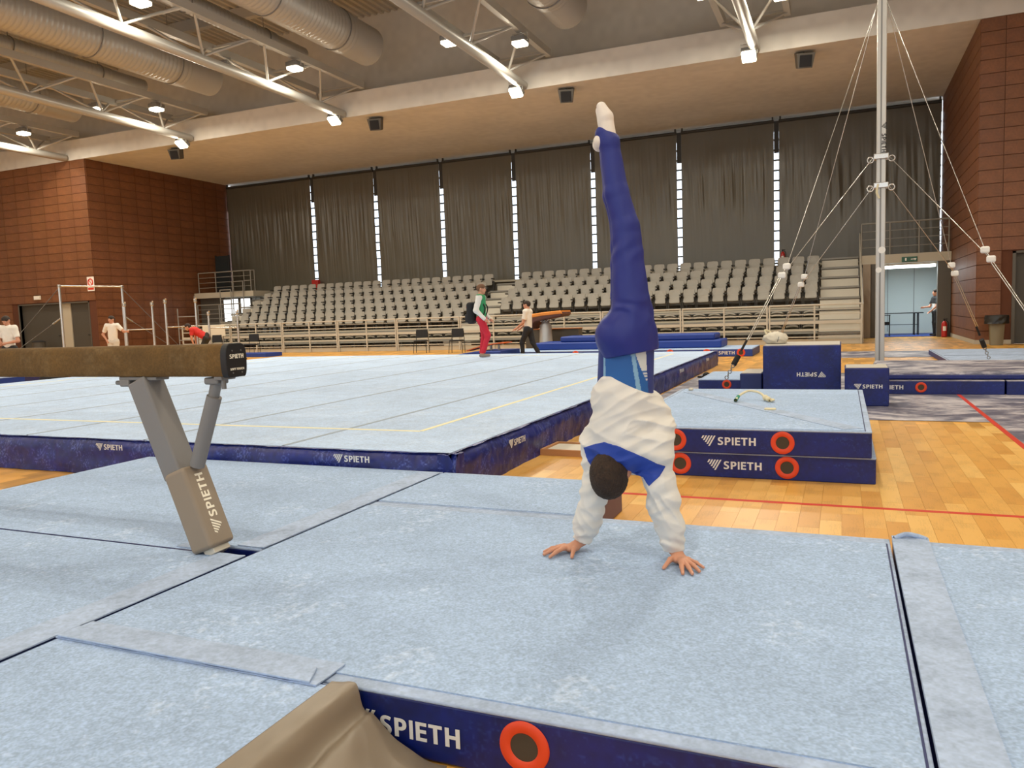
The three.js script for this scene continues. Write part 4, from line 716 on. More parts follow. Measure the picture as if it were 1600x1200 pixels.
{ const o = thing('sports_bag', 'black sports bag on the floor seen under the beam', 'bag', [-16.9, 0, -12.5]); obj('bag_body', rbx(.7, .32, .35, .12, 0, .16, 0, 4), M.blackMatte, o); obj('handle', tube([V(-.2, .3, .1), V(-.1, .42, .1), V(.1, .42, .1), V(.2, .3, .1)], .015, 20, 6), M.blackMatte, o); }
{ const o = thing('waste_bin', 'dark bin standing before the left double door', 'bin', [-35.2, 0, -25.4]); obj('bin_body', clean(new THREE.CylinderGeometry(.3, .26, .8, 20).translate(0, .4, 0)), M.doorGrey, o); obj('lid', lathe([[0, .86], [.2, .85], [.31, .8], [.31, .78], [0, .78]], 20), M.blackMatte, o); }

// ---------- people: distance fields meshed by surface nets ----------
function surfaceNets(min, max, cell, f) {
  const nx = Math.ceil((max[0] - min[0]) / cell) + 1, ny = Math.ceil((max[1] - min[1]) / cell) + 1, nz = Math.ceil((max[2] - min[2]) / cell) + 1;
  const val = new Float32Array(nx * ny * nz), at = (i, j, k) => (k * ny + j) * nx + i;
  for (let k = 0; k < nz; k++) for (let j = 0; j < ny; j++) for (let i = 0; i < nx; i++) val[at(i, j, k)] = f(min[0] + i * cell, min[1] + j * cell, min[2] + k * cell);
  const vid = new Int32Array(nx * ny * nz).fill(-1), P = [], idx = [];
  for (let k = 0; k < nz - 1; k++) for (let j = 0; j < ny - 1; j++) for (let i = 0; i < nx - 1; i++) {
    let m = 0; const c = []; for (let b = 0; b < 8; b++) { const v = val[at(i + (b & 1), j + (b >> 1 & 1), k + (b >> 2))]; c.push(v); if (v < 0) m |= 1 << b; }
    if (m === 0 || m === 255) continue;
    let n = 0, sx = 0, sy = 0, sz = 0;
    for (let a = 0; a < 8; a++) for (const e of [1, 2, 4]) { const b = a | e; if (b === a || (a & e)) continue; if ((c[a] < 0) === (c[b] < 0)) continue; const t = c[a] / (c[a] - c[b]); sx += (a & 1) + ((b & 1) - (a & 1)) * t; sy += (a >> 1 & 1) + ((b >> 1 & 1) - (a >> 1 & 1)) * t; sz += (a >> 2) + ((b >> 2) - (a >> 2)) * t; n++; }
    vid[at(i, j, k)] = P.length / 3; P.push(min[0] + (i + sx / n) * cell, min[1] + (j + sy / n) * cell, min[2] + (k + sz / n) * cell);
  }
  const quad = (a, b, c, d, flip) => flip ? idx.push(a, c, b, a, d, c) : idx.push(a, b, c, a, c, d);
  for (let k = 1; k < nz - 1; k++) for (let j = 1; j < ny - 1; j++) for (let i = 1; i < nx - 1; i++) {
    const s = val[at(i, j, k)] < 0;
    if (s !== val[at(i + 1, j, k)] < 0) quad(vid[at(i, j - 1, k - 1)], vid[at(i, j, k - 1)], vid[at(i, j, k)], vid[at(i, j - 1, k)], !s);
    if (s !== val[at(i, j + 1, k)] < 0) quad(vid[at(i - 1, j, k - 1)], vid[at(i - 1, j, k)], vid[at(i, j, k)], vid[at(i, j, k - 1)], !s);
    if (s !== val[at(i, j, k + 1)] < 0) quad(vid[at(i - 1, j - 1, k)], vid[at(i, j - 1, k)], vid[at(i, j, k)], vid[at(i - 1, j, k)], !s);
  }
  const g = new THREE.BufferGeometry(); g.setAttribute('position', new THREE.Float32BufferAttribute(P, 3)); g.setIndex(idx);
  const N = new Float32Array(P.length), e = cell * .6; for (let i = 0; i < P.length; i += 3) { const x = P[i], y = P[i + 1], z = P[i + 2]; let a = f(x + e, y, z) - f(x - e, y, z), b = f(x, y + e, z) - f(x, y - e, z), c = f(x, y, z + e) - f(x, y, z - e); const l = Math.hypot(a, b, c) || 1; N[i] = a / l; N[i + 1] = b / l; N[i + 2] = c / l; }
  g.setAttribute('normal', new THREE.BufferAttribute(N, 3)); g.setAttribute('uv', new THREE.BufferAttribute(new Float32Array(P.length / 3 * 2), 2));
  return g;
}
// a tapered capsule, optionally flattened along n by s
function cap(a, b, ra, rb = ra, n, s = 1) {
  const ax = a[0], ay = a[1], az = a[2], dx = b[0] - ax, dy = b[1] - ay, dz = b[2] - az, L = dx * dx + dy * dy + dz * dz || 1e-9;
  return (x, y, z) => {
    let px = x - ax, py = y - ay, pz = z - az; let t = (px * dx + py * dy + pz * dz) / L; t = t < 0 ? 0 : t > 1 ? 1 : t;
    px -= dx * t; py -= dy * t; pz -= dz * t;
    if (n) { const q = (px * n[0] + py * n[1] + pz * n[2]) * (s - 1); px += n[0] * q; py += n[1] * q; pz += n[2] * q; }
    return Math.sqrt(px * px + py * py + pz * pz) - (ra + (rb - ra) * t);
  };
}
const ell = (c, r) => { const m = Math.min(...r); return (x, y, z) => (Math.hypot((x - c[0]) / r[0], (y - c[1]) / r[1], (z - c[2]) / r[2]) - 1) * m; };
const smin = (a, b, k) => { const h = Math.max(k - Math.abs(a - b), 0) / k; return Math.min(a, b) - h * h * k * .25; };
const union = (fs, k = .03) => (x, y, z) => { let d = 1e9; for (const f of fs) d = smin(d, f(x, y, z), k); return d; };
const grow = (f, r) => (x, y, z) => f(x, y, z) - r;
function bounds(pts, pad) { const a = [1e9, 1e9, 1e9], b = [-1e9, -1e9, -1e9]; for (const p of pts) for (let k = 0; k < 3; k++) { a[k] = Math.min(a[k], p[k] - pad); b[k] = Math.max(b[k], p[k] + pad); } return [a, b]; }
// hand: palm and five separate fingers; w wrist, palm centre, finger tips given
function handField(w, palm, tips, thumbTip, rf = .0098) {
  const fs = [cap(w, palm, .029, .032, [0, 1, 0], 1.5), cap(palm, palm, .040, .040, [0, 1, 0], 2.2)];
  tips.forEach((t, i) => { const k = [palm[0] + (t[0] - palm[0]) * .38, palm[1] + .010, palm[2] + (t[2] - palm[2]) * .38], m = [palm[0] + (t[0] - palm[0]) * .72, (t[1] + palm[1]) / 2 + .008, palm[2] + (t[2] - palm[2]) * .72], r = i === 3 ? rf * .85 : rf; fs.push(cap(palm, k, .012, r * 1.12), cap(k, m, r * 1.1, r), cap(m, t, r, r * .8)); });
  const tb = [w[0] * .45 + palm[0] * .55, palm[1] + .004, w[2] * .45 + palm[2] * .55], tm = [tb[0] * .45 + thumbTip[0] * .55, palm[1] + .008, tb[2] * .45 + thumbTip[2] * .55];
  fs.push(cap(tb, tm, .015, .0115), cap(tm, thumbTip, .0115, .0085));
  return union(fs, .008);
}
// head in its own frame: crown up +y, face towards +z
function headParts(hairH = 0) {
  const skull = union([ell([0, .0, -.012], [.075, .095, .094]), ell([0, -.045, .03], [.058, .075, .065]), cap([0, -.105, .055], [0, -.1, .06], .028, .024), cap([0, -.02, .088], [0, -.04, .106], .011, .014), cap([-.028, .012, .08], [.028, .012, .08], .016), cap([-.018, -.068, .088], [.018, -.068, .088], .010), ell([-.078, -.015, -.005], [.012, .03, .02]), ell([.078, -.015, -.005], [.012, .03, .02])], .018);
  const hair0 = union([ell([0, .012, -.018], [.082, .098, .1]), ell([0, .035, .02], [.074, .078, .076])], .02);
  const hair = (x, y, z) => Math.max(hair0(x, y, z) + .003 * noise3(x * 90, y * 90, z * 90) * .6, -(y + .055 + .55 * Math.min(0, z + .02) * -1 * .0 - Math.max(0, z) * .9 - (Math.abs(x) > .06 ? .035 : 0) + (z < -.03 ? .03 : 0)));
  return { skull, hair };
}
const HP = headParts();
function faceBits(parent) { for (const s of [-1, 1]) { obj('eye', new THREE.SphereGeometry(.0115, 12, 8).translate(s * .03, -.004, .079), M.white, parent); obj('iris', new THREE.SphereGeometry(.006, 10, 8).translate(s * .03, -.004, .0865), M.blackMatte, parent); obj('eyebrow', rod(V(s * .016, .016, .088), V(s * .046, .014, .078), .004, 6), M.hair, parent); } obj('mouth', rod(V(-.02, -.07, .0965), V(.02, -.07, .0965), .0045, 6), std({ color: col('#8d4a40') }), parent); }

// ----- the gymnast in a handstand -----
{
  const o = thing('person', 'gymnast in a handstand in a white jacket and blue tights', 'person', [-.93, .205, -3.48]);
  const inner = new THREE.Group(); // all coordinates below are world ones; the meshes are shifted to the base
  const put = (name, g, mat, parent = o) => { g.translate(.93, -.205, 3.48); return obj(name, g, mat, parent); };
  const shL = [-1.062, .742, -3.50], elL = [-1.085, .475, -3.50], wrL = [-1.158, .262, -3.525], shR = [-.79, .73, -3.48], elR = [-.752, .47, -3.485], wrR = [-.712, .255, -3.515];
  const lat = [.34, 0, .94], bk = [-.94, 0, .34], O = (p, l, b = 0) => [p[0] + lat[0] * l + bk[0] * b, p[1], p[2] + lat[2] * l + bk[2] * b];
  const hip = [-.885, 1.27, -3.49], knee = [-.905, 1.727, -3.49], ank = [-.972, 2.105, -3.49], ball = [-.985, 2.215, -3.49], toe = [-1.0, 2.262, -3.49];
  const leg = (r, s) => [cap(O(hip, s * .055), O(knee, s * .04), .082 + r, .054 + r), cap(O(knee, s * .04), O([-.938, 1.88, -3.49], s * .035, .006), .053 + r, .047 + r), cap(O([-.938, 1.88, -3.49], s * .035, .006), O(ank, s * .03), .046 + r, .036 + r)];
  const foot = (r, s) => [cap(O(ank, s * .035), O(ball, s * .035), .034 + r, .03 + r), cap(O(ball, s * .035), O(toe, s * .035, .004), .031 + r, .020 + r, lat, .85), cap(O([-1.0, 2.112, -3.49], s * .035, .012), O([-.99, 2.14, -3.49], s * .035), .03 + r, .028 + r)];
  // the body: one continuous surface, legs, trunk, arms, neck; hands and head on finer grids
  const trunk = [cap([-.925, .76, -3.485], [-.91, .98, -3.49], .115, .105, [0, 0, 1], 1.25), cap([-.91, .98, -3.49], [-.905, 1.2, -3.49], .105, .11), cap([-.95, .74, -3.49], [-.968, .665, -3.475], .052, .05)];
  const arms = [cap(shL, elL, .05, .04), cap(elL, wrL, .04, .028), cap(shR, elR, .05, .04), cap(elR, wrR, .04, .028), cap([-.98, .76, -3.49], shL, .07, .055), cap([-.88, .76, -3.49], shR, .07, .055)];
  const body = union([...trunk, ...arms, ...leg(-.014, 1), ...leg(-.014, -1), ...foot(-.008, 1), ...foot(-.008, -1)], .03);
  const gBody = surfaceNets([-1.25, .2, -3.72], [-.58, 2.32, -3.3], .013, body);
  const hl = handField([-1.165, .245, -3.53], [-1.198, .226, -3.475], [[-1.262, .2145, -3.345], [-1.302, .2145, -3.375], [-1.315, .2145, -3.415], [-1.292, .2145, -3.462]], [-1.163, .2145, -3.375]);
  const hr = handField([-.705, .245, -3.52], [-.678, .226, -3.455], [[-.632, .2145, -3.295], [-.593, .2145, -3.305], [-.57, .2145, -3.345], [-.562, .2145, -3.40]], [-.725, .2145, -3.345]);
  const gL = surfaceNets([-1.36, .195, -3.6], [-1.1, .29, -3.3], .0032, (x, y, z) => Math.max(smin(hl(x, y, z), cap(elL, wrL, .04, .028)(x, y, z), .02), y - .285, .2058 - y)), gR = surfaceNets([-.79, .195, -3.6], [-.52, .29, -3.26], .0032, (x, y, z) => Math.max(smin(hr(x, y, z), cap(elR, wrR, .04, .028)(x, y, z), .02), y - .285, .2058 - y));
  const headM = new THREE.Matrix4().makeRotationFromEuler(new THREE.Euler(0, 0, 0)); // crown towards the camera and down, face towards the floor
  const up = V(-.10, -.74, .66).normalize(), face = V(-.03, -.68, -.73), right = up.clone().cross(face).normalize(); const fz = right.clone().cross(up).normalize();
  headM.makeBasis(right, up, fz).setPosition(-.982, .615, -3.43).scale(V(1.07, 1.07, 1.07));
  const gSk = surfaceNets([-.1, -.15, -.13], [.1, .12, .13], .0045, HP.skull).applyMatrix4(headM), gHair = surfaceNets([-.1, -.1, -.14], [.1, .13, .12], .004, HP.hair).applyMatrix4(headM);
  const mainBody = put('body', mergeGeometries([gBody, gL, gR, gSk].map(clean)), M.skin);
  { const p = gHair.attributes.position, c = new Float32Array(p.count * 3); for (let i = 0; i < p.count; i++) { const q = .75 + .5 * noise3(p.getX(i) * 60, p.getY(i) * 22, p.getZ(i) * 60) ** 2 + .25 * noise3(p.getX(i) * 14, p.getY(i) * 14, p.getZ(i) * 14); c.set([.036 * q, .019 * q, .010 * q], i * 3); } gHair.setAttribute('color', new THREE.BufferAttribute(c, 3)); }
  put('hair', gHair, std({ vertexColors: true, roughness: .85 }));
  const fb = new THREE.Group(); fb.name = 'face'; o.add(fb); fb.applyMatrix4(headM); fb.position.add(V(.93, -.205, 3.48)); faceBits(fb);
  { const nails = []; for (const t of [[-1.262, -3.345], [-1.302, -3.375], [-1.315, -3.415], [-1.292, -3.462], [-.632, -3.295], [-.593, -3.305], [-.57, -3.345], [-.562, -3.40]]) nails.push(new THREE.SphereGeometry(.0045, 8, 6).scale(1, .5, 1).translate(t[0], .2205, t[1])); put('fingernails', mergeGeometries(nails.map(clean)), std({ color: col('#d7a690'), roughness: .4 })); }
  // socks, tights, leotard, jacket
  const tf = union([...leg(.008, 1), ...leg(.008, -1)], .012);
  const hips = union([tf, cap(O([-.905, 1.185, -3.49], .03), O([-.905, 1.185, -3.49], -.03), .122, .122, bk, 1.02), cap(O([-.90, 1.25, -3.49], .055, .055), O([-.90, 1.245, -3.49], -.055, .055), .094, .094), cap([-.875, 1.2, -3.5], [-.875, 1.33, -3.5], .105, .088)], .045);
  const fold = (x, y, z) => .003 * Math.sin((y * 62 + x * 40 + 3 * noise3(x * 6, y * 6, z * 6))) * Math.exp(-(((y - 1.36) / .07) ** 2)) + .0022 * noise3(x * 14, y * 7, z * 14) + .0025 * Math.sin(y * 70 - x * 60) * Math.exp(-(((y - 1.62) / .06) ** 2));
  const stir = union([cap(O(ank, .035), O([-.988, 2.145, -3.49], .035, .008), .045, .038), cap(O(ank, -.035), O([-.988, 2.145, -3.49], -.035, .008), .045, .038)], .02);
  const heelHole = union([ell([-1.032, 2.098, -3.475], [.022, .03, .07])], .01);
  put('tights', surfaceNets([-1.14, 1.03, -3.75], [-.68, 2.22, -3.25], .0085, (x, y, z) => Math.max(smin(hips(x, y, z), stir(x, y, z), .02) + fold(x, y, z), 1.155 + .028 * Math.sin((x + .9) * 6) - .35 * Math.max(0, -1.0 - x) - y, -(heelHole(x, y, z)), y - 2.168 - .5 * (-.985 - x))), std({ color: col('#0f2078'), roughness: .5 }));
  put('socks', surfaceNets([-1.1, 2.02, -3.6], [-.88, 2.32, -3.36], .005, (x, y, z) => Math.max(union([...foot(.002, 1), ...foot(.002, -1)], .008)(x, y, z), 2.06 - y)), std({ color: col('#e2dbd2'), roughness: .85 }));
  const leoF = union([cap([-.915, .9, -3.49], [-.91, 1.22, -3.49], .118, .118, [0, 0, 1], 1.1), cap([-.93, .95, -3.49], [-.91, 1.2, -3.49], .125, .12, [0, 0, 1], 1.15)], .03);
  const gLeo = surfaceNets([-1.1, .9, -3.66], [-.74, 1.21, -3.32], .004, (x, y, z) => Math.max(leoF(x, y, z), y - 1.2, .905 - y));
  { const p = gLeo.attributes.position, c = new Float32Array(p.count * 3), pal = { n: lin(.012, .035, .2), b: lin(.008, .105, .36), w: lin(.62, .64, .62), l: lin(.22, .42, .6) };
    for (let i = 0; i < p.count; i++) { const x = p.getX(i) + .25 * (p.getZ(i) + 3.38) * .8, y = p.getY(i); let k = pal.b; if (x < -1.0) k = pal.n; else if (x < -.988) k = pal.l; else if (x > -.865 + .1 * (1.17 - y) && x < -.85 + .1 * (1.17 - y)) k = pal.l; else if (x > -.85 + .25 * (1.17 - y) && x < -.815) k = (y < 1.09 && Math.sin(y * 420) > 0) ? pal.b : pal.w; else if (x >= -.815) k = pal.n; c.set([k.r, k.g, k.b], i * 3); }
    gLeo.setAttribute('color', new THREE.BufferAttribute(c, 3)); put('leotard', gLeo, std({ vertexColors: true, roughness: .5 })).userData.label = 'bright blue leotard with white side stripes'; }
  const jb = union([cap([-.925, .745, -3.485], [-.925, .96, -3.49], .142, .135, [0, 0, 1], 1.08), cap([-.79, .83, -3.52], [-.82, .93, -3.52], .085, .06), cap([-.99, .76, -3.49], shL, .09, .066), cap([-.87, .75, -3.49], shR, .10, .08), cap([-.93, .9, -3.49], [-.94, 1.06, -3.49], .145, .128, [0, 0, 1], 1.15)], .05);
  const sl = union([cap(shL, elL, .066, .058), cap(elL, [-1.125, .36, -3.512], .060, .056), cap([-1.125, .36, -3.512], [-1.158, .268, -3.525], .056, .043), cap(shR, elR, .078, .066), cap(elR, [-.73, .36, -3.50], .066, .062), cap([-.73, .36, -3.50], [-.713, .262, -3.512], .061, .046)], .025);
  const ridge = (q) => 1 - Math.abs(q) * 2; const jfold = (x, y, z) => { const a = noise3(x * 4, y * 3, z * 4), t = y > .6 ? 1 : .55; return -.010 * t * ridge(noise3(x * 1.7 + a * .3, y * 7 + x * 2.2, z * 1.5)) - .0055 * ridge(noise3(x * 3 - y * 2, y * 12 - x * 5, z * 3)) * t - (y < .62 ? .005 : 0) * ridge(noise3(x * 5, y * 8 + x * 10, z * 4)) + .006 * Math.sin(y * 105 + x * 40 + a * 3) * Math.exp(-(((y - .29) / .035) ** 2)) + .003 * Math.sin(y * 60 - x * 60 + a * 4) * Math.exp(-(((y - .5) / .08) ** 2)); };
  const jacket = union([jb, sl], .04);
  const hem = (x) => 1.062 - .52 * Math.max(0, x + .955) - 1.0 * Math.max(0, -1.0 - x);
  const cutHead = ell([-.982, .612, -3.44], [.085, .10, .11]);
  const jf = (x, y, z) => Math.max(jacket(x, y, z) + jfold(x, y, z), y - hem(x), -(cutHead(x, y, z) - .004), (x < -.93 ? .249 - (x + 1.15) * .35 : .243) - y);
  put('jacket', surfaceNets([-1.27, .2, -3.75], [-.58, 1.1, -3.27], .0068, jf), std({ color: col('#dcd9d2'), roughness: .75 }));
  // blue yoke around the collar: a cloth panel outlined across the shoulders
  const poly = [[-1.112, .725], [-1.05, .748], [-.989, .768], [-.909, .752], [-.82, .705], [-.728, .653], [-.752, .609], [-.802, .562], [-.83, .60], [-.874, .606], [-.932, .64], [-1.02, .60], [-1.06, .612], [-1.1, .68]];
  const pd = (x, y) => { let d = 1e9, s = 1; for (let i = 0, j = poly.length - 1; i < poly.length; j = i++) { const [xi, yi] = poly[i], [xj, yj] = poly[j], ex = xj - xi, ey = yj - yi, wx = x - xi, wy = y - yi, q = Math.min(1, Math.max(0, (wx * ex + wy * ey) / (ex * ex + ey * ey))); d = Math.min(d, (wx - ex * q) ** 2 + (wy - ey * q) ** 2); const a = y >= yi, b = y < yj, c = ex * wy > ey * wx; if ((a && b && c) || (!a && !b && !c)) s = -s; } return s * Math.sqrt(d); };
  put('yoke', surfaceNets([-1.2, .5, -3.62], [-.68, .82, -3.27], .005, (x, y, z) => Math.max(jacket(x, y, z) + jfold(x, y, z) * .9 - .005, pd(x, y), -(cutHead(x, y, z) - .002), -3.52 - z)), std({ color: col('#1d3f9e'), roughness: .6 })).userData.label = 'blue collar yoke of the jacket';
}
// ----- standing people, built in their own frame: facing +z, feet at y = 0 -----
function personAt(label, pos, turn, J, dress, cell = .016) {
  const o = thing('person', label, 'person', pos, turn), k = J.h / 1.75, S = p => p.map(v => v * k);
  const pel = S(J.pelvis ?? [0, .93, 0]), ch = S(J.chest ?? [0, 1.3, 0]), nk = S(J.neck ?? [0, 1.5, 0]), hd = S(J.head ?? [0, 1.63, .02]);
  const up = V(...ch).sub(V(...pel)).normalize(), sh = s => [ch[0] + s * .17 * k, ch[1] + .12 * k * up.y, ch[2] + .12 * k * up.z], hipJ = s => [pel[0] + s * .085 * k, pel[1] - .03 * k, pel[2]];
  const el = [S(J.elL), S(J.elR)], wr = [S(J.wrL), S(J.wrR)], kn = [S(J.knL ?? [-.09, .5, .02]), S(J.knR ?? [.09, .5, .02])], an = [S(J.anL ?? [-.09, .09, 0]), S(J.anR ?? [.09, .09, 0])];
  const trunk = r => [cap(pel, ch, (.12 + r) * k, (.135 + r) * k, [0, 0, 1], 1.35), cap([ch[0], ch[1] + .1 * up.y * k, ch[2] + .1 * up.z * k], sh(-1), (.085 + r) * k, (.055 + r) * k), cap([ch[0], ch[1] + .1 * up.y * k, ch[2] + .1 * up.z * k], sh(1), (.085 + r) * k, (.055 + r) * k)];
  const armU = r => [0, 1].map(i => cap(sh(i ? 1 : -1), el[i], (.05 + r) * k, (.04 + r) * k)), armL = r => [0, 1].map(i => cap(el[i], wr[i], (.04 + r) * k, (.027 + r) * k));
  const legs = r => [0, 1].flatMap(i => [cap(hipJ(i ? 1 : -1), kn[i], (.082 + r) * k, (.056 + r) * k), cap(kn[i], an[i], (.055 + r) * k, (.036 + r) * k)]);
  const ftd = i => S((i ? J.ftR : J.ftL) ?? [0, -.05, .15]), feet = r => [0, 1].map(i => cap([an[i][0], an[i][1] - .05 * k, an[i][2] - .02 * k], [an[i][0] + ftd(i)[0], an[i][1] + ftd(i)[1], an[i][2] + ftd(i)[2]], (.04 + r) * k, (.03 + r) * k));
  const hands = [0, 1].flatMap(i => { const d = V(...wr[i]).sub(V(...el[i])).normalize(), sd = V(0, 0, 1).cross(d).normalize(), fs = [cap(wr[i], [wr[i][0] + d.x * .07 * k, wr[i][1] + d.y * .07 * k, wr[i][2] + d.z * .07 * k], .027 * k, .036 * k)]; for (let f = 0; f < 4; f++) { const q = (f - 1.5) * .018 * k; const a = [wr[i][0] + d.x * .08 * k + sd.x * q, wr[i][1] + d.y * .08 * k + sd.y * q, wr[i][2] + d.z * .08 * k + sd.z * q]; fs.push(cap(a, [a[0] + d.x * .075 * k, a[1] + d.y * .075 * k, a[2] + d.z * .075 * k + .015], .010 * k, .008 * k)); } const tb = [wr[i][0] + d.x * .03 * k, wr[i][1] + d.y * .03 * k, wr[i][2] + d.z * .03 * k + .02]; fs.push(cap(tb, [tb[0] + d.x * .05, tb[1] + d.y * .05, tb[2] + d.z * .05 + .035], .012 * k, .009 * k)); return fs; });
  const pts = [pel, ch, hd, ...el, ...wr, ...kn, ...an, [0, 0, 0]], [a, b] = bounds(pts, .28); a[1] = Math.max(a[1], -.02);
  const hm = new THREE.Matrix4().makeRotationFromEuler(new THREE.Euler(J.nod ?? 0, J.look ?? 0, 0, 'YXZ')).setPosition(...hd), inv = hm.clone().invert(), e = inv.elements;
  const skull = (x, y, z) => HP.skull(e[0] * x + e[4] * y + e[8] * z + e[12], e[1] * x + e[5] * y + e[9] * z + e[13], e[2] * x + e[6] * y + e[10] * z + e[14]);
  const gB = surfaceNets(a, b, cell, union([...trunk(0), ...armU(0), ...armL(0), ...legs(0), ...feet(-.012), cap(nk, hd, .052 * k, .05 * k), cap(ch, nk, .09 * k, .055 * k)], .03));
  const gH = surfaceNets([hd[0] - .16, hd[1] - .18, hd[2] - .16], [hd[0] + .16, hd[1] + .16, hd[2] + .16], .009, skull);
  const hb = bounds(wr, .2), gHa = [0, 1].map(i => { const [p, q] = bounds([wr[i]], .19); return surfaceNets(p, q, .007, union(hands.slice(i * 6, i * 6 + 6), .01)); });
  obj('body', mergeGeometries([gB, gH, ...gHa].map(clean)), M.skin, o);
  obj('hair', surfaceNets([-.12, -.12, -.14], [.12, .14, .13], .009, HP.hair).applyMatrix4(hm), dress.hair ?? M.hair, o);
  const fg = new THREE.Group(); fg.name = 'face'; o.add(fg); fg.applyMatrix4(hm); faceBits(fg);
  const pf = union(legs(.018).concat([cap(hipJ(-1), hipJ(1), .105 * k, .105 * k), cap(pel, [pel[0], pel[1] + .06 * k, pel[2]], .128 * k, .125 * k, [0, 0, 1], 1.3)]), .03), wob = (x, y, z) => .006 * noise3(x * 9, y * 7, z * 9);
  const upv = up, along = (x, y, z) => (x - pel[0]) * upv.x + (y - pel[1]) * upv.y + (z - pel[2]) * upv.z;
  obj('trousers', surfaceNets(a, b, cell * .8, (x, y, z) => Math.max(pf(x, y, z) + wob(x, y, z), (dress.cut ?? .07) - y, along(x, y, z) - .1 * k)), dress.trousers, o);
  obj('shoes', surfaceNets([a[0], -.01, a[2]], [b[0], .5, b[2]], .011, (x, y, z) => Math.max(union(feet(.004), .015)(x, y, z), -y + .001)), dress.shoes ?? M.blackMatte, o);
  const sf = union([...trunk(.02), ...armU(.022), ...(dress.long ? armL(.02) : [])], .035), lim = dress.long ? 1e9 : .55;
  const sleeve = (x, y, z) => { if (dress.long) return -1; let m = 1e9; for (let i = 0; i < 2; i++) { const s = sh(i ? 1 : -1), d = V(...el[i]).sub(V(...s)), t = ((x - s[0]) * d.x + (y - s[1]) * d.y + (z - s[2]) * d.z) / d.lengthSq(); const near = Math.hypot(x - s[0] - d.x * Math.min(1, Math.max(0, t)), y - s[1] - d.y * Math.min(1, Math.max(0, t)), z - s[2] - d.z * Math.min(1, Math.max(0, t))); if (near < .1 * k) m = Math.min(m, (t - .72) * .2); } return m > 1e8 ? -1 : m; };
  const hemAt = dress.hemAt ?? -.12;
  const shirtF = (x, y, z) => Math.max(sf(x, y, z) + wob(x, y, z), hemAt * k - along(x, y, z), sleeve(x, y, z));
  const gS = surfaceNets(a, b, cell * .8, shirtF);
  if (dress.paint) { const p = gS.attributes.position, c = new Float32Array(p.count * 3); for (let i = 0; i < p.count; i++) { const q = dress.paint(p.getX(i) / k, p.getY(i) / k, p.getZ(i) / k, sh, el); c.set([q.r, q.g, q.b], i * 3); } gS.setAttribute('color', new THREE.BufferAttribute(c, 3)); }
  obj('shirt', gS, dress.paint ? std({ vertexColors: true, roughness: .8 }) : dress.shirt, o);
  return o;
}
const tee = std({ color: col('#e6e1d6'), roughness: .85 });
const dz = p => p;
// man in green and white with a backpack, walking to the right
personAt('man in green and white jacket, red trousers and backpack', [-7.95, .332, -16.95], 1.75, { h: 1.76, elL: [-.25, 1.12, -.06], elR: [.24, 1.12, -.04], wrL: [-.2, .92, .12], wrR: [.2, .92, .14], knL: [-.08, .52, .16], knR: [.08, .52, .02], anL: [-.07, .1, .02], anR: [.08, .09, -.05], look: .15 },
  { trousers: std({ color: col('#c01f35'), roughness: .8 }), hair: M.hairLight, long: true, cut: .1, hemAt: -.06, shoes: std({ color: col('#8a7f72') }), paint: (x, y, z) => (Math.abs(x) > .155 && y < 1.47) ? lin(.72, .70, .66) : lin(.03, .27, .11) });
{ const o = thing('backpack', 'black backpack worn by the man in green', 'backpack', [-7.95 - .25, 1.22, -16.95 + .02], 1.75); obj('bag', rbx(.32, .52, .2, .08, 0, .18, .0, 4), M.blackMatte, o); obj('pocket', rbx(.24, .2, .06, .025, 0, .06, -.11, 3), M.black, o); for (const s of [-1, 1]) obj('strap', tube([V(s * .1, .4, .09), V(s * .12, .48, .2), V(s * .12, .3, .37), V(s * .12, .02, .25), V(s * .11, -.02, .08)], .016, 24, 6), M.blackMatte, o); obj('trim', rbx(.2, .02, .01, .004, 0, .32, -.104), M.red, o); }
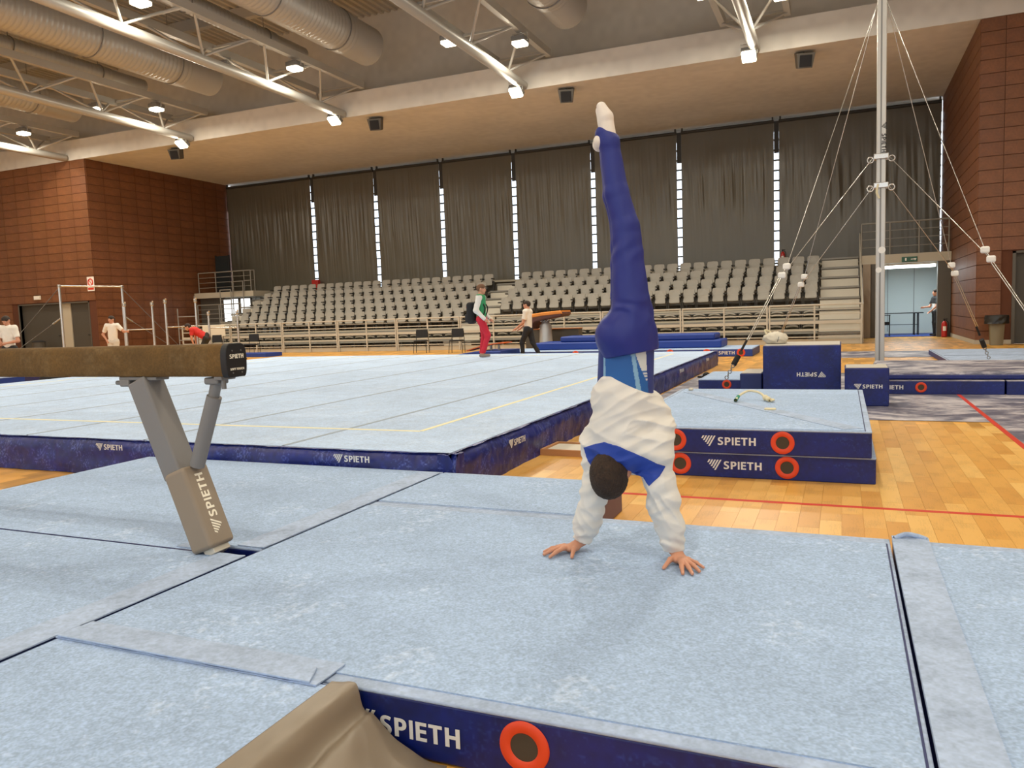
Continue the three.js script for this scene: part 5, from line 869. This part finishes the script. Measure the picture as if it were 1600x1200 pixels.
// man in white polo walking left
personAt('man in white polo shirt and dark trousers walking left', [-8.35, 0, -20.95], -1.6, { h: 1.72, elL: [-.24, 1.12, .1], elR: [.23, 1.1, .06], wrL: [-.2, .96, .3], wrR: [.2, .95, .28], knL: [-.08, .5, -.1], knR: [.08, .52, .18], anL: [-.08, .12, -.32], anR: [.08, .1, .16] }, { trousers: std({ color: col('#1d2027'), roughness: .8 }), shirt: tee, hemAt: -.17 });
// man in white at the left edge looking down
personAt('man in white T-shirt at the left edge looking down', [-19.3, .0, -13.15], .35, { h: 1.76, nod: .45, head: [0, 1.62, .05], elL: [-.25, 1.1, .02], elR: [.25, 1.1, .02], wrL: [-.06, 1.08, .24], wrR: [.08, 1.05, .22] }, { trousers: std({ color: col('#262626'), roughness: .8 }), shirt: tee, cut: .55 });
// man in white by the bars, hands on hips
personAt('man in white T-shirt standing by the bars, hand on hip', [-21.75, .0, -18.25], .45, { h: 1.74, look: -.5, elL: [-.34, 1.15, -.06], elR: [.36, 1.22, .0], wrL: [-.2, .98, .04], wrR: [.5, 1.22, .12] }, { trousers: std({ color: col('#cfc9bd'), roughness: .8 }), shirt: tee });
// man in red bending forward
personAt('man in red T-shirt bending forward beyond the beam', [-20.55, .0, -20.9], -1.1, { h: 1.74, pelvis: [0, .9, -.12], chest: [0, 1.12, .22], neck: [0, 1.22, .4], head: [0, 1.3, .5], nod: .3, elL: [-.2, .92, .34], elR: [.2, .92, .34], wrL: [-.14, .68, .3], wrR: [.14, .68, .3], knL: [-.1, .5, .06], knR: [.1, .5, .06] }, { trousers: std({ color: col('#25231f'), roughness: .8 }), shirt: std({ color: col('#c22a26'), roughness: .8 }) });
// person half hidden in the doorway
personAt('person in black and white half hidden in the doorway', [3.12, .02, -32.1], -1.2, { h: 1.68, elL: [-.22, 1.1, .12], elR: [.22, 1.1, .1], wrL: [-.16, 1.08, .34], wrR: [.16, .95, .25] }, { trousers: std({ color: col('#1b1b1d'), roughness: .8 }), paint: (x, y) => y > 1.2 ? lin(.015, .015, .017) : lin(.66, .66, .66) });
renderer.render(scene, camera);
